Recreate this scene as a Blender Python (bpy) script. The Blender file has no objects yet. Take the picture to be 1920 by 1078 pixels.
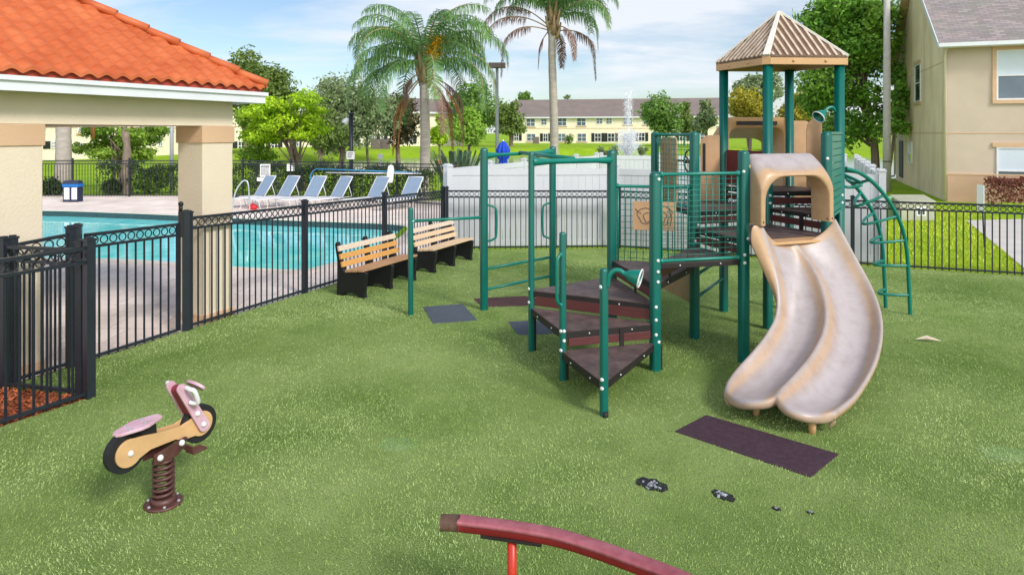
import bpy, math, random
import numpy as np
from mathutils import Vector as V, Matrix
from mathutils.geometry import tessellate_polygon
random.seed(7)
PI=math.pi
F=1280.0; HZ=250.0; CH=2.6           # focal length (px of a 1920 wide frame), horizon row, camera height
scene=bpy.context.scene
col=scene.collection
# ------------------------------------------------------------------ survey helpers
def G(px,py,z=0.0):
    Y=F*(CH-z)/(py-HZ); return V(((px-960)*Y/F,Y,z))
def at(px,py,Y): return V(((px-960)*Y/F,Y,CH-(py-HZ)*Y/F))
def onplane(px,py,P,Q):
    r=(px-960)/F; dx,dy=Q[0]-P[0],Q[1]-P[1]
    s=(r*P[1]-P[0])/(dx-r*dy); Y=P[1]+s*dy
    return V((P[0]+s*dx,Y,CH-(py-HZ)*Y/F))
# ------------------------------------------------------------------ materials
def lin(c):
    c=c/255.0
    return c/12.92 if c<=0.04045 else ((c+0.055)/1.055)**2.4
def C(r,g,b,k=1.0): return (min(1,lin(r)*k),min(1,lin(g)*k),min(1,lin(b)*k),1)
def nt(name):
    m=bpy.data.materials.new(name); m.use_nodes=True
    n=m.node_tree; b=n.nodes['Principled BSDF']; return m,n,b
def N(n,t,**k):
    x=n.nodes.new(t)
    for a,v in k.items():
        if a in x.inputs: x.inputs[a].default_value=v
        else: setattr(x,a,v)
    return x
def mul(c,k): return (min(1,c[0]*k),min(1,c[1]*k),min(1,c[2]*k),1)
def mat(name,c,rough=0.5,var=0.12,scale=6.0,bump=0.0,bscale=60.0,metal=0.0,spec=0.5,c2=None,dist=0.01,stretch=None,isl=0.0):
    m,n,b=nt(name); L=n.links.new
    tc=N(n,'ShaderNodeTexCoord'); src=tc.outputs['Object']
    if stretch:
        mp=N(n,'ShaderNodeMapping'); mp.inputs['Scale'].default_value=stretch; L(src,mp.inputs['Vector']); src=mp.outputs['Vector']
    no=N(n,'ShaderNodeTexNoise',Scale=scale,Detail=5.0,Roughness=0.6); L(src,no.inputs['Vector'])
    rp=N(n,'ShaderNodeValToRGB'); rp.color_ramp.elements[0].position=0.32; rp.color_ramp.elements[1].position=0.68
    rp.color_ramp.elements[0].color=mul(c,1-var) ; rp.color_ramp.elements[1].color=c2 if c2 else mul(c,1+var)
    L(no.outputs['Fac'],rp.inputs['Fac']); out=rp.outputs['Color']
    if isl>0:
        g=N(n,'ShaderNodeNewGeometry'); mr=N(n,'ShaderNodeMapRange'); mr.inputs['To Min'].default_value=1-isl; mr.inputs['To Max'].default_value=1+isl
        L(g.outputs['Random Per Island'],mr.inputs['Value'])
        hs=N(n,'ShaderNodeHueSaturation'); L(mr.outputs['Result'],hs.inputs['Value']); L(out,hs.inputs['Color']); out=hs.outputs['Color']
    L(out,b.inputs['Base Color'])
    b.inputs['Roughness'].default_value=rough; b.inputs['Metallic'].default_value=metal; b.inputs['Specular IOR Level'].default_value=spec
    if bump>0:
        n2=N(n,'ShaderNodeTexNoise',Scale=bscale,Detail=4.0); L(src,n2.inputs['Vector'])
        bp=N(n,'ShaderNodeBump',Strength=bump,Distance=dist); L(n2.outputs['Fac'],bp.inputs['Height']); L(bp.outputs['Normal'],b.inputs['Normal'])
    return m
def leafmat(name,c,c2,isl=0.35,trans=0.3,scale=0.7,rough=0.55):
    m=mat(name,c,rough,0.0,scale,c2=c2,isl=isl,spec=0.35); n=m.node_tree; L=n.links.new
    b=n.nodes['Principled BSDF']; o=n.nodes['Material Output']
    t=N(n,'ShaderNodeBsdfTranslucent'); L(b.inputs['Base Color'].links[0].from_socket,t.inputs['Color'])
    mx=N(n,'ShaderNodeMixShader',Fac=trans); L(b.outputs[0],mx.inputs[1]); L(t.outputs[0],mx.inputs[2]); L(mx.outputs[0],o.inputs['Surface'])
    return m
M={}
M['green']=mat('green_plastic_post',C(4,97,88),0.30,0.10,3.0,bump=0.04,bscale=90)
M['greenp']=mat('green_coated_pipe',C(8,120,106),0.33,0.10,5.0,bump=0.05,bscale=120)
M['white_bolt']=mat('pale_bolt_cap',C(222,224,226),0.35,0.05)
M['tread']=mat('brown_coated_deck',C(82,66,64),0.62,0.15,7.0,bump=0.5,bscale=75,dist=0.004)
M['treadedge']=mat('dark_brown_edge',C(30,23,24),0.6,0.2,9.0)
M['riser']=mat('maroon_riser',C(86,42,42),0.5,0.14,5.0,stretch=(1,1,6))
M['tan']=mat('tan_plastic',C(202,160,116),0.42,0.08,3.0,bump=0.05,bscale=60)
M['tanboard']=mat('tan_panel_board',C(190,152,116),0.5,0.10,4.0)
M['maroonp']=mat('maroon_panel',C(96,26,36),0.5,0.15,4.0)
M['roofbrown']=mat('brown_roof_sheet',C(110,84,68),0.6,0.16,6.0)
M['roofrib']=mat('worn_pale_rib',C(190,166,144),0.55,0.16,8.0,c2=C(214,198,182))
M['roofcap']=mat('pale_hip_cap',C(224,218,212),0.45,0.08,6.0)
M['black']=mat('black_fence_paint',C(34,40,50),0.38,0.15,8.0)
M['blackpl']=mat('black_plastic',C(22,22,26),0.5,0.2,12.0,bump=0.1)
M['rubber']=mat('black_rubber',C(26,27,30),0.7,0.2,10.0)
M['pink']=mat('faded_pink_plastic',C(204,158,174),0.5,0.10,7.0,c2=C(212,180,194))
M['bikeboard']=mat('tan_rider_board',C(206,166,118),0.5,0.12,5.0,bump=.06,bscale=70)
M['maroon']=mat('maroon_plastic',C(130,36,54),0.45,0.2,6.0)
M['brown']=mat('brown_steel',C(84,52,48),0.45,0.25,14.0,bump=0.12,bscale=80)
M['white']=mat('white_plastic',C(226,226,230),0.45,0.05,5.0)
M['vinyl']=mat('white_vinyl',C(206,209,217),0.45,0.06,1.2,stretch=(1,1,.4))
M['beam']=mat('faded_red_beam',C(150,72,84),0.5,0.16,9.0,bump=0.1,bscale=50,c2=C(170,100,110))
M['beamside']=mat('dark_red_steel',C(128,26,34),0.45,0.2,6.0)
M['beamend']=mat('charred_wood_end',C(96,70,58),0.75,0.35,14.0,bump=0.4,bscale=50)
M['redpost']=mat('orange_red_post',C(186,40,16),0.35,0.12,6.0)
M['mat_purple']=mat('plum_rubber_mat',C(70,52,62),0.92,0.22,26.0,bump=0.6,bscale=170,dist=0.004,spec=0.2)
M['mat_grey']=mat('slate_rubber_mat',C(84,92,102),0.9,0.12,18.0,bump=0.5,bscale=170,dist=0.004,spec=0.2)
M['mat_brown']=mat('brown_rubber_mat',C(90,66,66),0.9,0.14,18.0,bump=0.5,bscale=170,dist=0.004,spec=0.2)
for k,c,c2 in (('slat_orange',C(206,146,72),C(222,170,96)),('slat_pale',C(214,190,166),C(230,214,198)),('slat_seat',C(176,130,92),C(194,154,118)),('slat_tan',C(218,184,144),C(230,204,172))):
    M[k]=mat('wood_'+k,c,0.6,0.16,5.0,c2=c2,bump=0.2,bscale=40,stretch=(1,9,9))
def stucco(name,c,stain=None,bump=0.28):
    m,n,b=nt(name); L=n.links.new
    tc=N(n,'ShaderNodeTexCoord')
    n1=N(n,'ShaderNodeTexNoise',Scale=0.9,Detail=5.0); L(tc.outputs['Object'],n1.inputs['Vector'])
    rp=N(n,'ShaderNodeValToRGB'); rp.color_ramp.elements[0].color=mul(c,0.93); rp.color_ramp.elements[1].color=mul(c,1.05)
    rp.color_ramp.elements[0].position=.35; rp.color_ramp.elements[1].position=.65
    L(n1.outputs['Fac'],rp.inputs['Fac']); out=rp.outputs['Color']
    if stain:
        mp=N(n,'ShaderNodeMapping'); mp.inputs['Scale'].default_value=(1,1,.16); L(tc.outputs['Object'],mp.inputs['Vector'])
        n3=N(n,'ShaderNodeTexNoise',Scale=0.8,Detail=6.0,Roughness=.65); L(mp.outputs['Vector'],n3.inputs['Vector'])
        r3=N(n,'ShaderNodeValToRGB'); r3.color_ramp.elements[0].position=.46; r3.color_ramp.elements[1].position=.72
        r3.color_ramp.elements[1].color=(.75,.75,.75,1); L(n3.outputs['Fac'],r3.inputs['Fac'])
        mx=N(n,'ShaderNodeMix',data_type='RGBA'); L(r3.outputs['Color'],mx.inputs[0]); L(out,mx.inputs[6]); mx.inputs[7].default_value=stain; out=mx.outputs[2]
    L(out,b.inputs['Base Color']); b.inputs['Roughness'].default_value=.88; b.inputs['Specular IOR Level'].default_value=.25
    n2=N(n,'ShaderNodeTexNoise',Scale=34.0,Detail=5.0,Distortion=0.6); L(tc.outputs['Object'],n2.inputs['Vector'])
    bp=N(n,'ShaderNodeBump',Strength=bump,Distance=0.02); L(n2.outputs['Fac'],bp.inputs['Height']); L(bp.outputs['Normal'],b.inputs['Normal'])
    return m
M['stucco']=stucco('cream_stucco',C(222,208,186))
M['stucco_dk']=stucco('tan_stucco',C(208,174,142),bump=.2)
M['house']=stucco('house_cream_stucco',C(199,184,167),bump=.25)
M['house_side']=stucco('house_stained_stucco',C(242,220,186),stain=C(176,158,124),bump=.25)
M['house_band']=stucco('house_brown_band',C(196,164,138),bump=.2)
M['trim']=mat('beige_trim',C(208,174,140),0.7,0.06)
M['far_wall']=mat('far_cream_wall',C(238,228,206),0.9,0.04,0.4)
M['tile']=mat('orange_clay_tile',C(192,90,44),0.6,0.14,2.2,c2=C(208,114,68),bump=0.15,bscale=30)
M['tile_dk']=mat('red_under_tile',C(176,72,50),0.7,0.15,6.0)
M['fascia']=mat('white_metal_fascia',C(222,226,232),0.35,0.05,2.0)
M['soffit']=mat('brown_soffit',C(128,92,66),0.8,0.1)
def shingle(name,c,c2):
    m,n,b=nt(name); L=n.links.new
    tc=N(n,'ShaderNodeTexCoord')
    br=N(n,'ShaderNodeTexBrick'); br.inputs['Scale'].default_value=1.0; br.inputs['Mortar Size'].default_value=0.012
    br.inputs['Brick Width'].default_value=.34; br.inputs['Row Height'].default_value=.14
    br.inputs['Color1'].default_value=c; br.inputs['Color2'].default_value=c2; br.inputs['Mortar'].default_value=mul(c,.6)
    L(tc.outputs['UV'],br.inputs['Vector'])
    no=N(n,'ShaderNodeTexNoise',Scale=1.3,Detail=6.0); L(tc.outputs['Object'],no.inputs['Vector'])
    mx=N(n,'ShaderNodeMix',data_type='RGBA',blend_type='MULTIPLY'); mx.inputs[0].default_value=.5
    L(br.outputs['Color'],mx.inputs[6]); L(no.outputs['Color'],mx.inputs[7])
    hs=N(n,'ShaderNodeHueSaturation',Saturation=.5,Value=1.55); L(mx.outputs[2],hs.inputs['Color'])
    L(hs.outputs['Color'],b.inputs['Base Color']); b.inputs['Roughness'].default_value=.9
    bp=N(n,'ShaderNodeBump',Strength=.5,Distance=.02); L(br.outputs['Fac'],bp.inputs['Height']); bp.invert=True; L(bp.outputs['Normal'],b.inputs['Normal'])
    return m
M['shingle']=shingle('grey_shingle',C(150,132,128),C(124,112,110))
M['far_roof']=mat('far_grey_shingle',C(128,116,112),0.9,0.10,0.5)
M['pane']=mat('window_glass',C(96,112,128),0.08,0.2,0.6,spec=0.8)
M['paneb']=mat('dark_window_glass',C(44,52,66),0.07,0.3,0.6,spec=0.8)
M['blind']=mat('pale_window_blind',C(206,218,230),0.35,0.03,2.0)
M['shutter']=mat('black_shutter',C(30,32,38),0.6,0.1)
M['concrete']=mat('grey_concrete_pole',C(186,182,178),0.8,0.1,5.0,bump=.2,bscale=40)
M['metal']=mat('grey_metal_pole',C(150,156,160),0.4,0.08,4.0)
M['lamphead']=mat('brown_lamp_head',C(112,100,98),0.5,0.1)
M['chrome']=mat('bright_steel_rail',C(210,212,214),0.25,0.05,metal=.6)
M['sling']=mat('grey_blue_sling',C(134,154,178),0.7,0.06,5.0,bump=.2,bscale=200)
M['blue']=mat('royal_blue_canvas',C(20,72,200),0.7,0.2,9.0)
M['bluepl']=mat('blue_plastic',C(20,110,190),0.45,0.1)
M['navy']=mat('navy_plastic',C(36,44,70),0.5,0.1)
M['cyanpole']=mat('blue_pole',C(60,140,190),0.4,0.1)
M['sign']=mat('white_sign',C(232,234,236),0.45,0.03)
M['ink']=mat('dark_ink',C(60,62,70),0.6,0.05)
M['box']=mat('utility_green_box',C(172,172,150),0.6,0.1,3.0)
M['boxg']=mat('utility_pale_green',C(140,190,140),0.6,0.1,3.0)
M['red']=mat('red_plastic',C(190,30,40),0.5,0.1)
M['bark']=mat('grey_bark',C(130,116,102),0.9,0.3,5.0,bump=.6,bscale=20,stretch=(3,3,.7),dist=.03)
M['palmbark']=mat('palm_bark',C(172,164,154),0.9,0.16,3.0,bump=.6,bscale=7,stretch=(1,1,5),dist=.03)
M['boot']=mat('palm_boot',C(164,138,106),0.8,0.3,4.0,stretch=(4,4,.8))
M['sweet']=leafmat('sweetgum_leaf',C(84,140,46),C(158,198,80),.5)
M['lime']=leafmat('lime_leaf',C(150,190,34),C(190,220,50),.35)
M['cmyrtle']=leafmat('myrtle_leaf',C(110,150,48),C(160,190,74),.4)
M['oak']=leafmat('oak_leaf',C(92,116,50),C(136,158,80),.35)
M['oakgrey']=leafmat('grey_oak_leaf',C(118,138,90),C(156,174,124),.35)
M['magn']=leafmat('magnolia_leaf',C(52,66,34),C(104,90,50),.5)
M['fartree']=leafmat('far_green_leaf',C(96,138,60),C(136,170,82),.3)
M['conif']=leafmat('cypress_leaf',C(134,176,60),C(164,200,78),.3)
M['ochre']=leafmat('ochre_leaf',C(150,148,44),C(186,176,56),.35)
M['hedge']=leafmat('hedge_leaf',C(46,68,34),C(76,100,48),.4)
M['redhedge']=leafmat('red_hedge_leaf',C(112,62,54),C(140,84,66),.45)
M['palmleaf']=leafmat('palm_leaflet',C(84,128,64),C(130,168,98),.35,.25)
M['deadleaf']=leafmat('dry_palm_leaflet',C(150,92,52),C(190,124,66),.35,.2)
M['deadgrey']=leafmat('grey_dry_leaflet',C(120,88,84),C(150,118,108),.3,.2)
M['flower']=leafmat('yellow_flower',C(236,176,20),C(250,206,60),.3)
M['bop']=leafmat('strelitzia_leaf',C(92,120,96),C(132,158,126),.3)
M['orangef']=mat('orange_petal',C(240,130,30),.6,.1)
# ------------------------------------------------------------------ mesh builder
class MB:
    def __init__(s,T=None): s.v=[]; s.f=[]; s.sm=[]; s.T=T
    def add(s,vs,fs,smooth=False):
        o=len(s.v)
        for p in vs:
            p=V(p); s.v.append(s.T@p if s.T else p)
        for f in fs: s.f.append(tuple(i+o for i in f)); s.sm.append(smooth)
        return s
    def hexa(s,b,t):      # b: 4 bottom pts ccw, t: 4 top
        return s.add(list(b)+list(t),[(3,2,1,0),(4,5,6,7),(0,1,5,4),(1,2,6,5),(2,3,7,6),(3,0,4,7)])
    def box(s,x0,x1,y0,y1,z0,z1):
        return s.hexa([(x0,y0,z0),(x1,y0,z0),(x1,y1,z0),(x0,y1,z0)],[(x0,y0,z1),(x1,y0,z1),(x1,y1,z1),(x0,y1,z1)])
    def cbox(s,c,sx,sy,sz,rz=0):
        c=V(c); R=Matrix.Rotation(rz,3,'Z'); P=[]
        for z in (-sz/2,sz/2):
            for x,y in ((-sx/2,-sy/2),(sx/2,-sy/2),(sx/2,sy/2),(-sx/2,sy/2)): P.append(c+R@V((x,y,z)))
        return s.hexa(P[:4],P[4:])
    def uv(s,o,a,b,s0,s1,t0,t1,z0,z1):   # box in a ground frame
        o=V((o[0],o[1],0)); a=V((a[0],a[1],0)); b=V((b[0],b[1],0))
        q=[o+a*s0+b*t0,o+a*s1+b*t0,o+a*s1+b*t1,o+a*s0+b*t1]
        if a.cross(b).z<0: q=q[::-1]
        return s.hexa([p+V((0,0,z0)) for p in q],[p+V((0,0,z1)) for p in q])
    def bar(s,a,b,w,h,up=(0,0,1)):
        a=V(a); b=V(b); d=(b-a).normalized(); up=V(up)
        if abs(d.dot(up))>.98: up=V((1,0,0))
        x=d.cross(up).normalized(); y=x.cross(d)
        q=lambda p:[p-x*w/2-y*h/2,p+x*w/2-y*h/2,p+x*w/2+y*h/2,p-x*w/2+y*h/2]
        return s.hexa(q(a)[::-1],q(b)[::-1])
    def prism(s,poly,z0,z1):
        poly=[V((p[0],p[1],0)) for p in poly]; n=len(poly)
        ar=sum(poly[i].x*poly[(i+1)%n].y-poly[(i+1)%n].x*poly[i].y for i in range(n))
        if ar<0: poly=poly[::-1]
        vs=[p+V((0,0,z0)) for p in poly]+[p+V((0,0,z1)) for p in poly]
        fs=[tuple(range(n-1,-1,-1)),tuple(range(n,2*n))]+[(i,(i+1)%n,n+(i+1)%n,n+i) for i in range(n)]
        return s.add(vs,fs)
    def slab(s,o,ax,ay,poly,t):   # 2D outline in plane (o,ax,ay) extruded by thickness t along normal, centred
        o=V(o); ax=V(ax).normalized(); ay=V(ay).normalized(); nn=ax.cross(ay).normalized()
        n=len(poly); ar=sum(poly[i][0]*poly[(i+1)%n][1]-poly[(i+1)%n][0]*poly[i][1] for i in range(n))
        if ar<0: poly=poly[::-1]
        P=[o+ax*p[0]+ay*p[1] for p in poly]
        vs=[p-nn*t/2 for p in P]+[p+nn*t/2 for p in P]
        return s.add(vs,[tuple(range(n-1,-1,-1)),tuple(range(n,2*n))]+[(i,(i+1)%n,n+(i+1)%n,n+i) for i in range(n)])
    def tube(s,pts,r,n=8,caps=True,closed=False,smooth=True):
        pts=[V(p) for p in pts]; k=len(pts); rs=r if isinstance(r,(list,tuple)) else [r]*k
        vs=[]; fs=[]; x=None
        for i,p in enumerate(pts):
            if closed: d=pts[(i+1)%k]-pts[i-1]
            else: d=pts[min(i+1,k-1)]-pts[max(i-1,0)]
            d=d.normalized() if d.length>1e-9 else (pts[-1]-pts[0]).normalized()
            if x is None:
                x=d.orthogonal().normalized()
            else:
                x=(x-d*x.dot(d)); x=x.normalized() if x.length>1e-6 else d.orthogonal().normalized()
            y=d.cross(x)
            for j in range(n):
                a=2*PI*j/n; vs.append(p+(x*math.cos(a)+y*math.sin(a))*rs[i])
        for i in range(k if closed else k-1):
            i2=(i+1)%k
            for j in range(n): fs.append((i*n+j,i*n+(j+1)%n,i2*n+(j+1)%n,i2*n+j))
        s.add(vs,fs,smooth)
        if caps and not closed: s.f.append(tuple(len(s.v)-len(vs)+j for j in range(n-1,-1,-1))); s.sm.append(False); s.f.append(tuple(len(s.v)-n+j for j in range(n))); s.sm.append(False)
        return s
    def disc(s,c,nrm,r,t,n=24):
        c=V(c); d=V(nrm).normalized()
        return s.tube([c-d*t/2,c-d*t/2,c+d*t/2,c+d*t/2],[r*.985,r,r,r*.985],n,smooth=False)
    def ball(s,c,r,n=10,m=6,sc=(1,1,1)):
        c=V(c); vs=[]; fs=[]
        for i in range(m+1):
            th=PI*i/m
            for j in range(n):
                a=2*PI*j/n; vs.append(c+V((math.sin(th)*math.cos(a)*r*sc[0],math.sin(th)*math.sin(a)*r*sc[1],math.cos(th)*r*sc[2])))
        for i in range(m):
            for j in range(n): fs.append((i*n+j,(i+1)*n+j,(i+1)*n+(j+1)%n,i*n+(j+1)%n))
        return s.add(vs,fs,True)
    def post(s,x,y,z0,z1,r,rot=0.3,dome=True):
        n=20; vs=[]; fs=[]
        rings=[(z0,1.0),(z1-r*.75,1.0)]+[(z1-r*.75+r*.75*math.sin(t),math.cos(t)) for t in (.35,.7,1.05,1.35,1.55)] if dome else [(z0,1),(z1,1)]
        for z,k in rings:
            for j in range(n):
                a=2*PI*j/n; c_,s_=math.cos(a),math.sin(a); q=(abs(c_)**4+abs(s_)**4)**-.25
                px,py=r*k*q*c_*.96,r*k*q*s_*.96
                vs.append((x+px*math.cos(rot)-py*math.sin(rot),y+px*math.sin(rot)+py*math.cos(rot),z))
        for i in range(len(rings)-1):
            for j in range(n): fs.append((i*n+j,i*n+(j+1)%n,(i+1)*n+(j+1)%n,(i+1)*n+j))
        s.add(vs,fs,True); s.f.append(tuple(len(s.v)-n+j for j in range(n))); s.sm.append(False)
        return s
    def grid(s,rows,smooth=True,closed=False):
        n=len(rows[0]); vs=[p for r in rows for p in r]; fs=[]
        for i in range(len(rows)-1):
            for j in range(n if closed else n-1):
                fs.append((i*n+j,i*n+(j+1)%n,(i+1)*n+(j+1)%n,(i+1)*n+j))
        return s.add(vs,fs,smooth)
    def build(s,name,m,parent=None,bevel=0,label=None,cat=None,group=None,kind=None,origin=None):
        me=bpy.data.meshes.new(name)
        vs=s.v
        xs=[p.x for p in vs]; ys=[p.y for p in vs]; zs=[p.z for p in vs]
        c=V(origin) if origin is not None else V(((min(xs)+max(xs))/2,(min(ys)+max(ys))/2,min(zs)))
        me.from_pydata([tuple(p-c) for p in vs],[],s.f)
        me.polygons.foreach_set('use_smooth',s.sm)
        me.materials.append(M[m] if isinstance(m,str) else m); me.update()
        o=bpy.data.objects.new(name,me); col.objects.link(o)
        o.location=c; link(o,parent,Matrix.Translation(c))
        if bevel:
            b=o.modifiers.new('edge','BEVEL'); b.width=bevel; b.segments=2; b.limit_method='ANGLE'; b.angle_limit=.9
        tag(o,label,cat,group,kind)
        return o
WM={}
def link(o,parent,w):
    WM[o.name]=w
    if parent is not None:
        o.parent=parent; o.matrix_parent_inverse=WM[parent.name].inverted()
def tag(o,label=None,cat=None,group=None,kind=None):
    for k,v in (('label',label),('category',cat),('group',group),('kind',kind)):
        if v: o[k]=v
def thing(name,label,cat,loc=(0,0,0),group=None,kind=None):
    o=bpy.data.objects.new(name,None); col.objects.link(o); o.location=loc; o.empty_display_size=.2
    WM[o.name]=Matrix.Translation(V(loc)); tag(o,label,cat,group,kind); return o
def dup(root,loc,rz,label):
    def cp(o,par):
        c=o.copy(); col.objects.link(c)
        if par: c.parent=par
        for ch in list(o.children): cp(ch,c)
        return c
    r=cp(root,None); r.location=loc; r.rotation_euler=(0,0,rz); r['label']=label; return r
def cr(P,n=8,closed=False):
    P=[V(p) for p in P]; out=[]; k=len(P)
    for i in range(k-1):
        a=P[max(i-1,0)]; b=P[i]; c=P[i+1]; d=P[min(i+2,k-1)]
        for j in range(n):
            t=j/n
            out.append(.5*((2*b)+(c-a)*t+(2*a-5*b+4*c-d)*t*t+(3*b-a-3*c+d)*t**3))
    out.append(P[-1]); return out
def poly_mesh(mb,outer,holes=(),z=0):
    loops=[[V((p[0],p[1],0)) for p in outer]]+[[V((p[0],p[1],0)) for p in h] for h in holes]
    tr=tessellate_polygon(loops); flat=[p for l in loops for p in l]
    fs=[]
    for t in tr:
        a,b,c=[flat[i] for i in t]
        fs.append(t if (b-a).cross(c-a).z>0 else (t[0],t[2],t[1]))
    mb.add([p+V((0,0,z)) for p in flat],fs); return mb
def np_mesh(name,verts,k,m,parent=None,smooth=False,**kw):     # verts (nf*k,3): nf separate faces of k corners
    nv=len(verts); nf=nv//k
    me=bpy.data.meshes.new(name); me.vertices.add(nv)
    c=np.array([verts[:,0].mean(),verts[:,1].mean(),verts[:,2].min()])
    me.vertices.foreach_set('co',(verts-c).astype(np.float32).ravel())
    me.loops.add(nv); me.loops.foreach_set('vertex_index',np.arange(nv,dtype=np.int32))
    me.polygons.add(nf); me.polygons.foreach_set('loop_start',np.arange(0,nv,k,dtype=np.int32))
    me.materials.append(M[m] if isinstance(m,str) else m)
    me.update(calc_edges=True)
    o=bpy.data.objects.new(name,me); col.objects.link(o); o.location=c; link(o,parent,Matrix.Translation(V(c)))
    tag(o,kw.get('label'),kw.get('cat'),kw.get('group'),kw.get('kind')); return o
SUN_E=2.3; SKY_S=.115; CLOUD=7.0; EXPO=0.30
# ------------------------------------------------------------------ camera, light, sky
cd=bpy.data.cameras.new('camera'); cam=bpy.data.objects.new('camera',cd); col.objects.link(cam)
cam.location=(0,0,CH); cam.rotation_euler=(PI/2,0,0)
cd.sensor_width=36; cd.lens=36*F/1920; cd.shift_y=-(539-HZ)/1920; cd.clip_end=6000; cd.clip_start=.05
scene.camera=cam
S=V((.52,-.58,.60)).normalized()
sd=bpy.data.lights.new('sun','SUN'); sd.energy=SUN_E; sd.angle=math.radians(13); sd.color=(1,.95,.87)
so=bpy.data.objects.new('sun',sd); col.objects.link(so); so.rotation_euler=S.to_track_quat('Z','Y').to_euler(); so.location=(5,-8,12)
w=bpy.data.worlds.new('World'); scene.world=w; w.use_nodes=True; n=w.node_tree; L=n.links.new
bg=n.nodes['Background']; bg.inputs['Strength'].default_value=SKY_S
sk=N(n,'ShaderNodeTexSky'); sk.sky_type='NISHITA'; sk.sun_disc=False
sk.sun_elevation=math.asin(S.z); sk.sun_rotation=math.atan2(S.x,S.y); sk.air_density=1.0; sk.dust_density=.6; sk.ozone_density=2.5
tc=N(n,'ShaderNodeTexCoord'); sp=N(n,'ShaderNodeSeparateXYZ'); L(tc.outputs['Generated'],sp.inputs[0])
# cloud layer: direction projected on a high plane
ad=N(n,'ShaderNodeMath',operation='ADD'); ad.inputs[1].default_value=.16; L(sp.outputs['Z'],ad.inputs[0])
dx=N(n,'ShaderNodeMath',operation='DIVIDE'); dy=N(n,'ShaderNodeMath',operation='DIVIDE')
L(sp.outputs['X'],dx.inputs[0]); L(ad.outputs[0],dx.inputs[1]); L(sp.outputs['Y'],dy.inputs[0]); L(ad.outputs[0],dy.inputs[1])
cb=N(n,'ShaderNodeCombineXYZ'); L(dx.outputs[0],cb.inputs[0]); L(dy.outputs[0],cb.inputs[1])
mp=N(n,'ShaderNodeMapping'); mp.inputs['Scale'].default_value=(.55,1.0,1); mp.inputs['Location'].default_value=(2.3,.9,0); mp.inputs['Rotation'].default_value=(0,0,.25); L(cb.outputs[0],mp.inputs['Vector'])
cn=N(n,'ShaderNodeTexNoise',Scale=.85,Detail=8.0,Roughness=.58,Distortion=.35); L(mp.outputs['Vector'],cn.inputs['Vector'])
crp=N(n,'ShaderNodeValToRGB'); crp.color_ramp.elements[0].position=.43; crp.color_ramp.elements[1].position=.60
crp.color_ramp.elements[0].color=(.0,.0,.0,1); crp.color_ramp.elements[1].color=(.9,.9,.9,1); L(cn.outputs['Fac'],crp.inputs['Fac'])
mx=N(n,'ShaderNodeMix',data_type='RGBA'); L(crp.outputs['Color'],mx.inputs[0]); L(sk.outputs[0],mx.inputs[6]); mx.inputs[7].default_value=(CLOUD*.93,CLOUD*.97,CLOUD*1.03,1)
# added unseen bright cloud bank behind the camera, fills surfaces facing it
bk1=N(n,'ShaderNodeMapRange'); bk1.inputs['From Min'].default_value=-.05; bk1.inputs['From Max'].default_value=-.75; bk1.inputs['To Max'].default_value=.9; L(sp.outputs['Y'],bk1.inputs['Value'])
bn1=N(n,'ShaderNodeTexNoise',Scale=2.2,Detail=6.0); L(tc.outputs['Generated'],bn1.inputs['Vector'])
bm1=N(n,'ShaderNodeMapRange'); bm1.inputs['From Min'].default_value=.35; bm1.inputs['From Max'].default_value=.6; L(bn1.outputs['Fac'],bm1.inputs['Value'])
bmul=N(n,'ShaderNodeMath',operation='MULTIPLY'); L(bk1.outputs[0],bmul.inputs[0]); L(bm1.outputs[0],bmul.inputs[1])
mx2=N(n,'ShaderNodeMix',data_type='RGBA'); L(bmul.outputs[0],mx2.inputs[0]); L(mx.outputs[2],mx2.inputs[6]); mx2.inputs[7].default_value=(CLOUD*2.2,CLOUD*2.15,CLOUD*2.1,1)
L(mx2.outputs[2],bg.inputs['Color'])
vs_=scene.view_settings; vs_.view_transform='Standard'; vs_.look='None'; vs_.exposure=EXPO; vs_.gamma=1
# ------------------------------------------------------------------ survey points
MD=V((.41,.912))                        # direction of the pool fence
FP0=V((-5.15,6.92)); GP1=V((-4.84,7.60)); GP2=V((-4.31,8.85)); FC=V((-1.53,15.1))
NP=V((-4.125,6.66)); ND=V((-.49,-.87))
BK=[FC,V((2.4,15.3)),V((6.66,13.35)),V((10.1,12.0)),V((15,10.2))]
def ground_z(x,y):
    # pond basin, rising lawn beyond it
    z=0.0
    e=((x-18)/37.0)**2+((y-70)/27.0)**2
    if y>100 or x<-12 or e>0: z+=max(0,min(1,(y-60)/40))*0.45
    b=max(0,min(1,(1.25-e)/.35)); b=b*b*(3-2*b)
    z=z*(1-b)-1.1*b
    if x<-10 and y>42: z+=.22*max(0,min(1,(-10-x)/18))*max(0,min(1,(y-42)/20))
    return z
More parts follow.
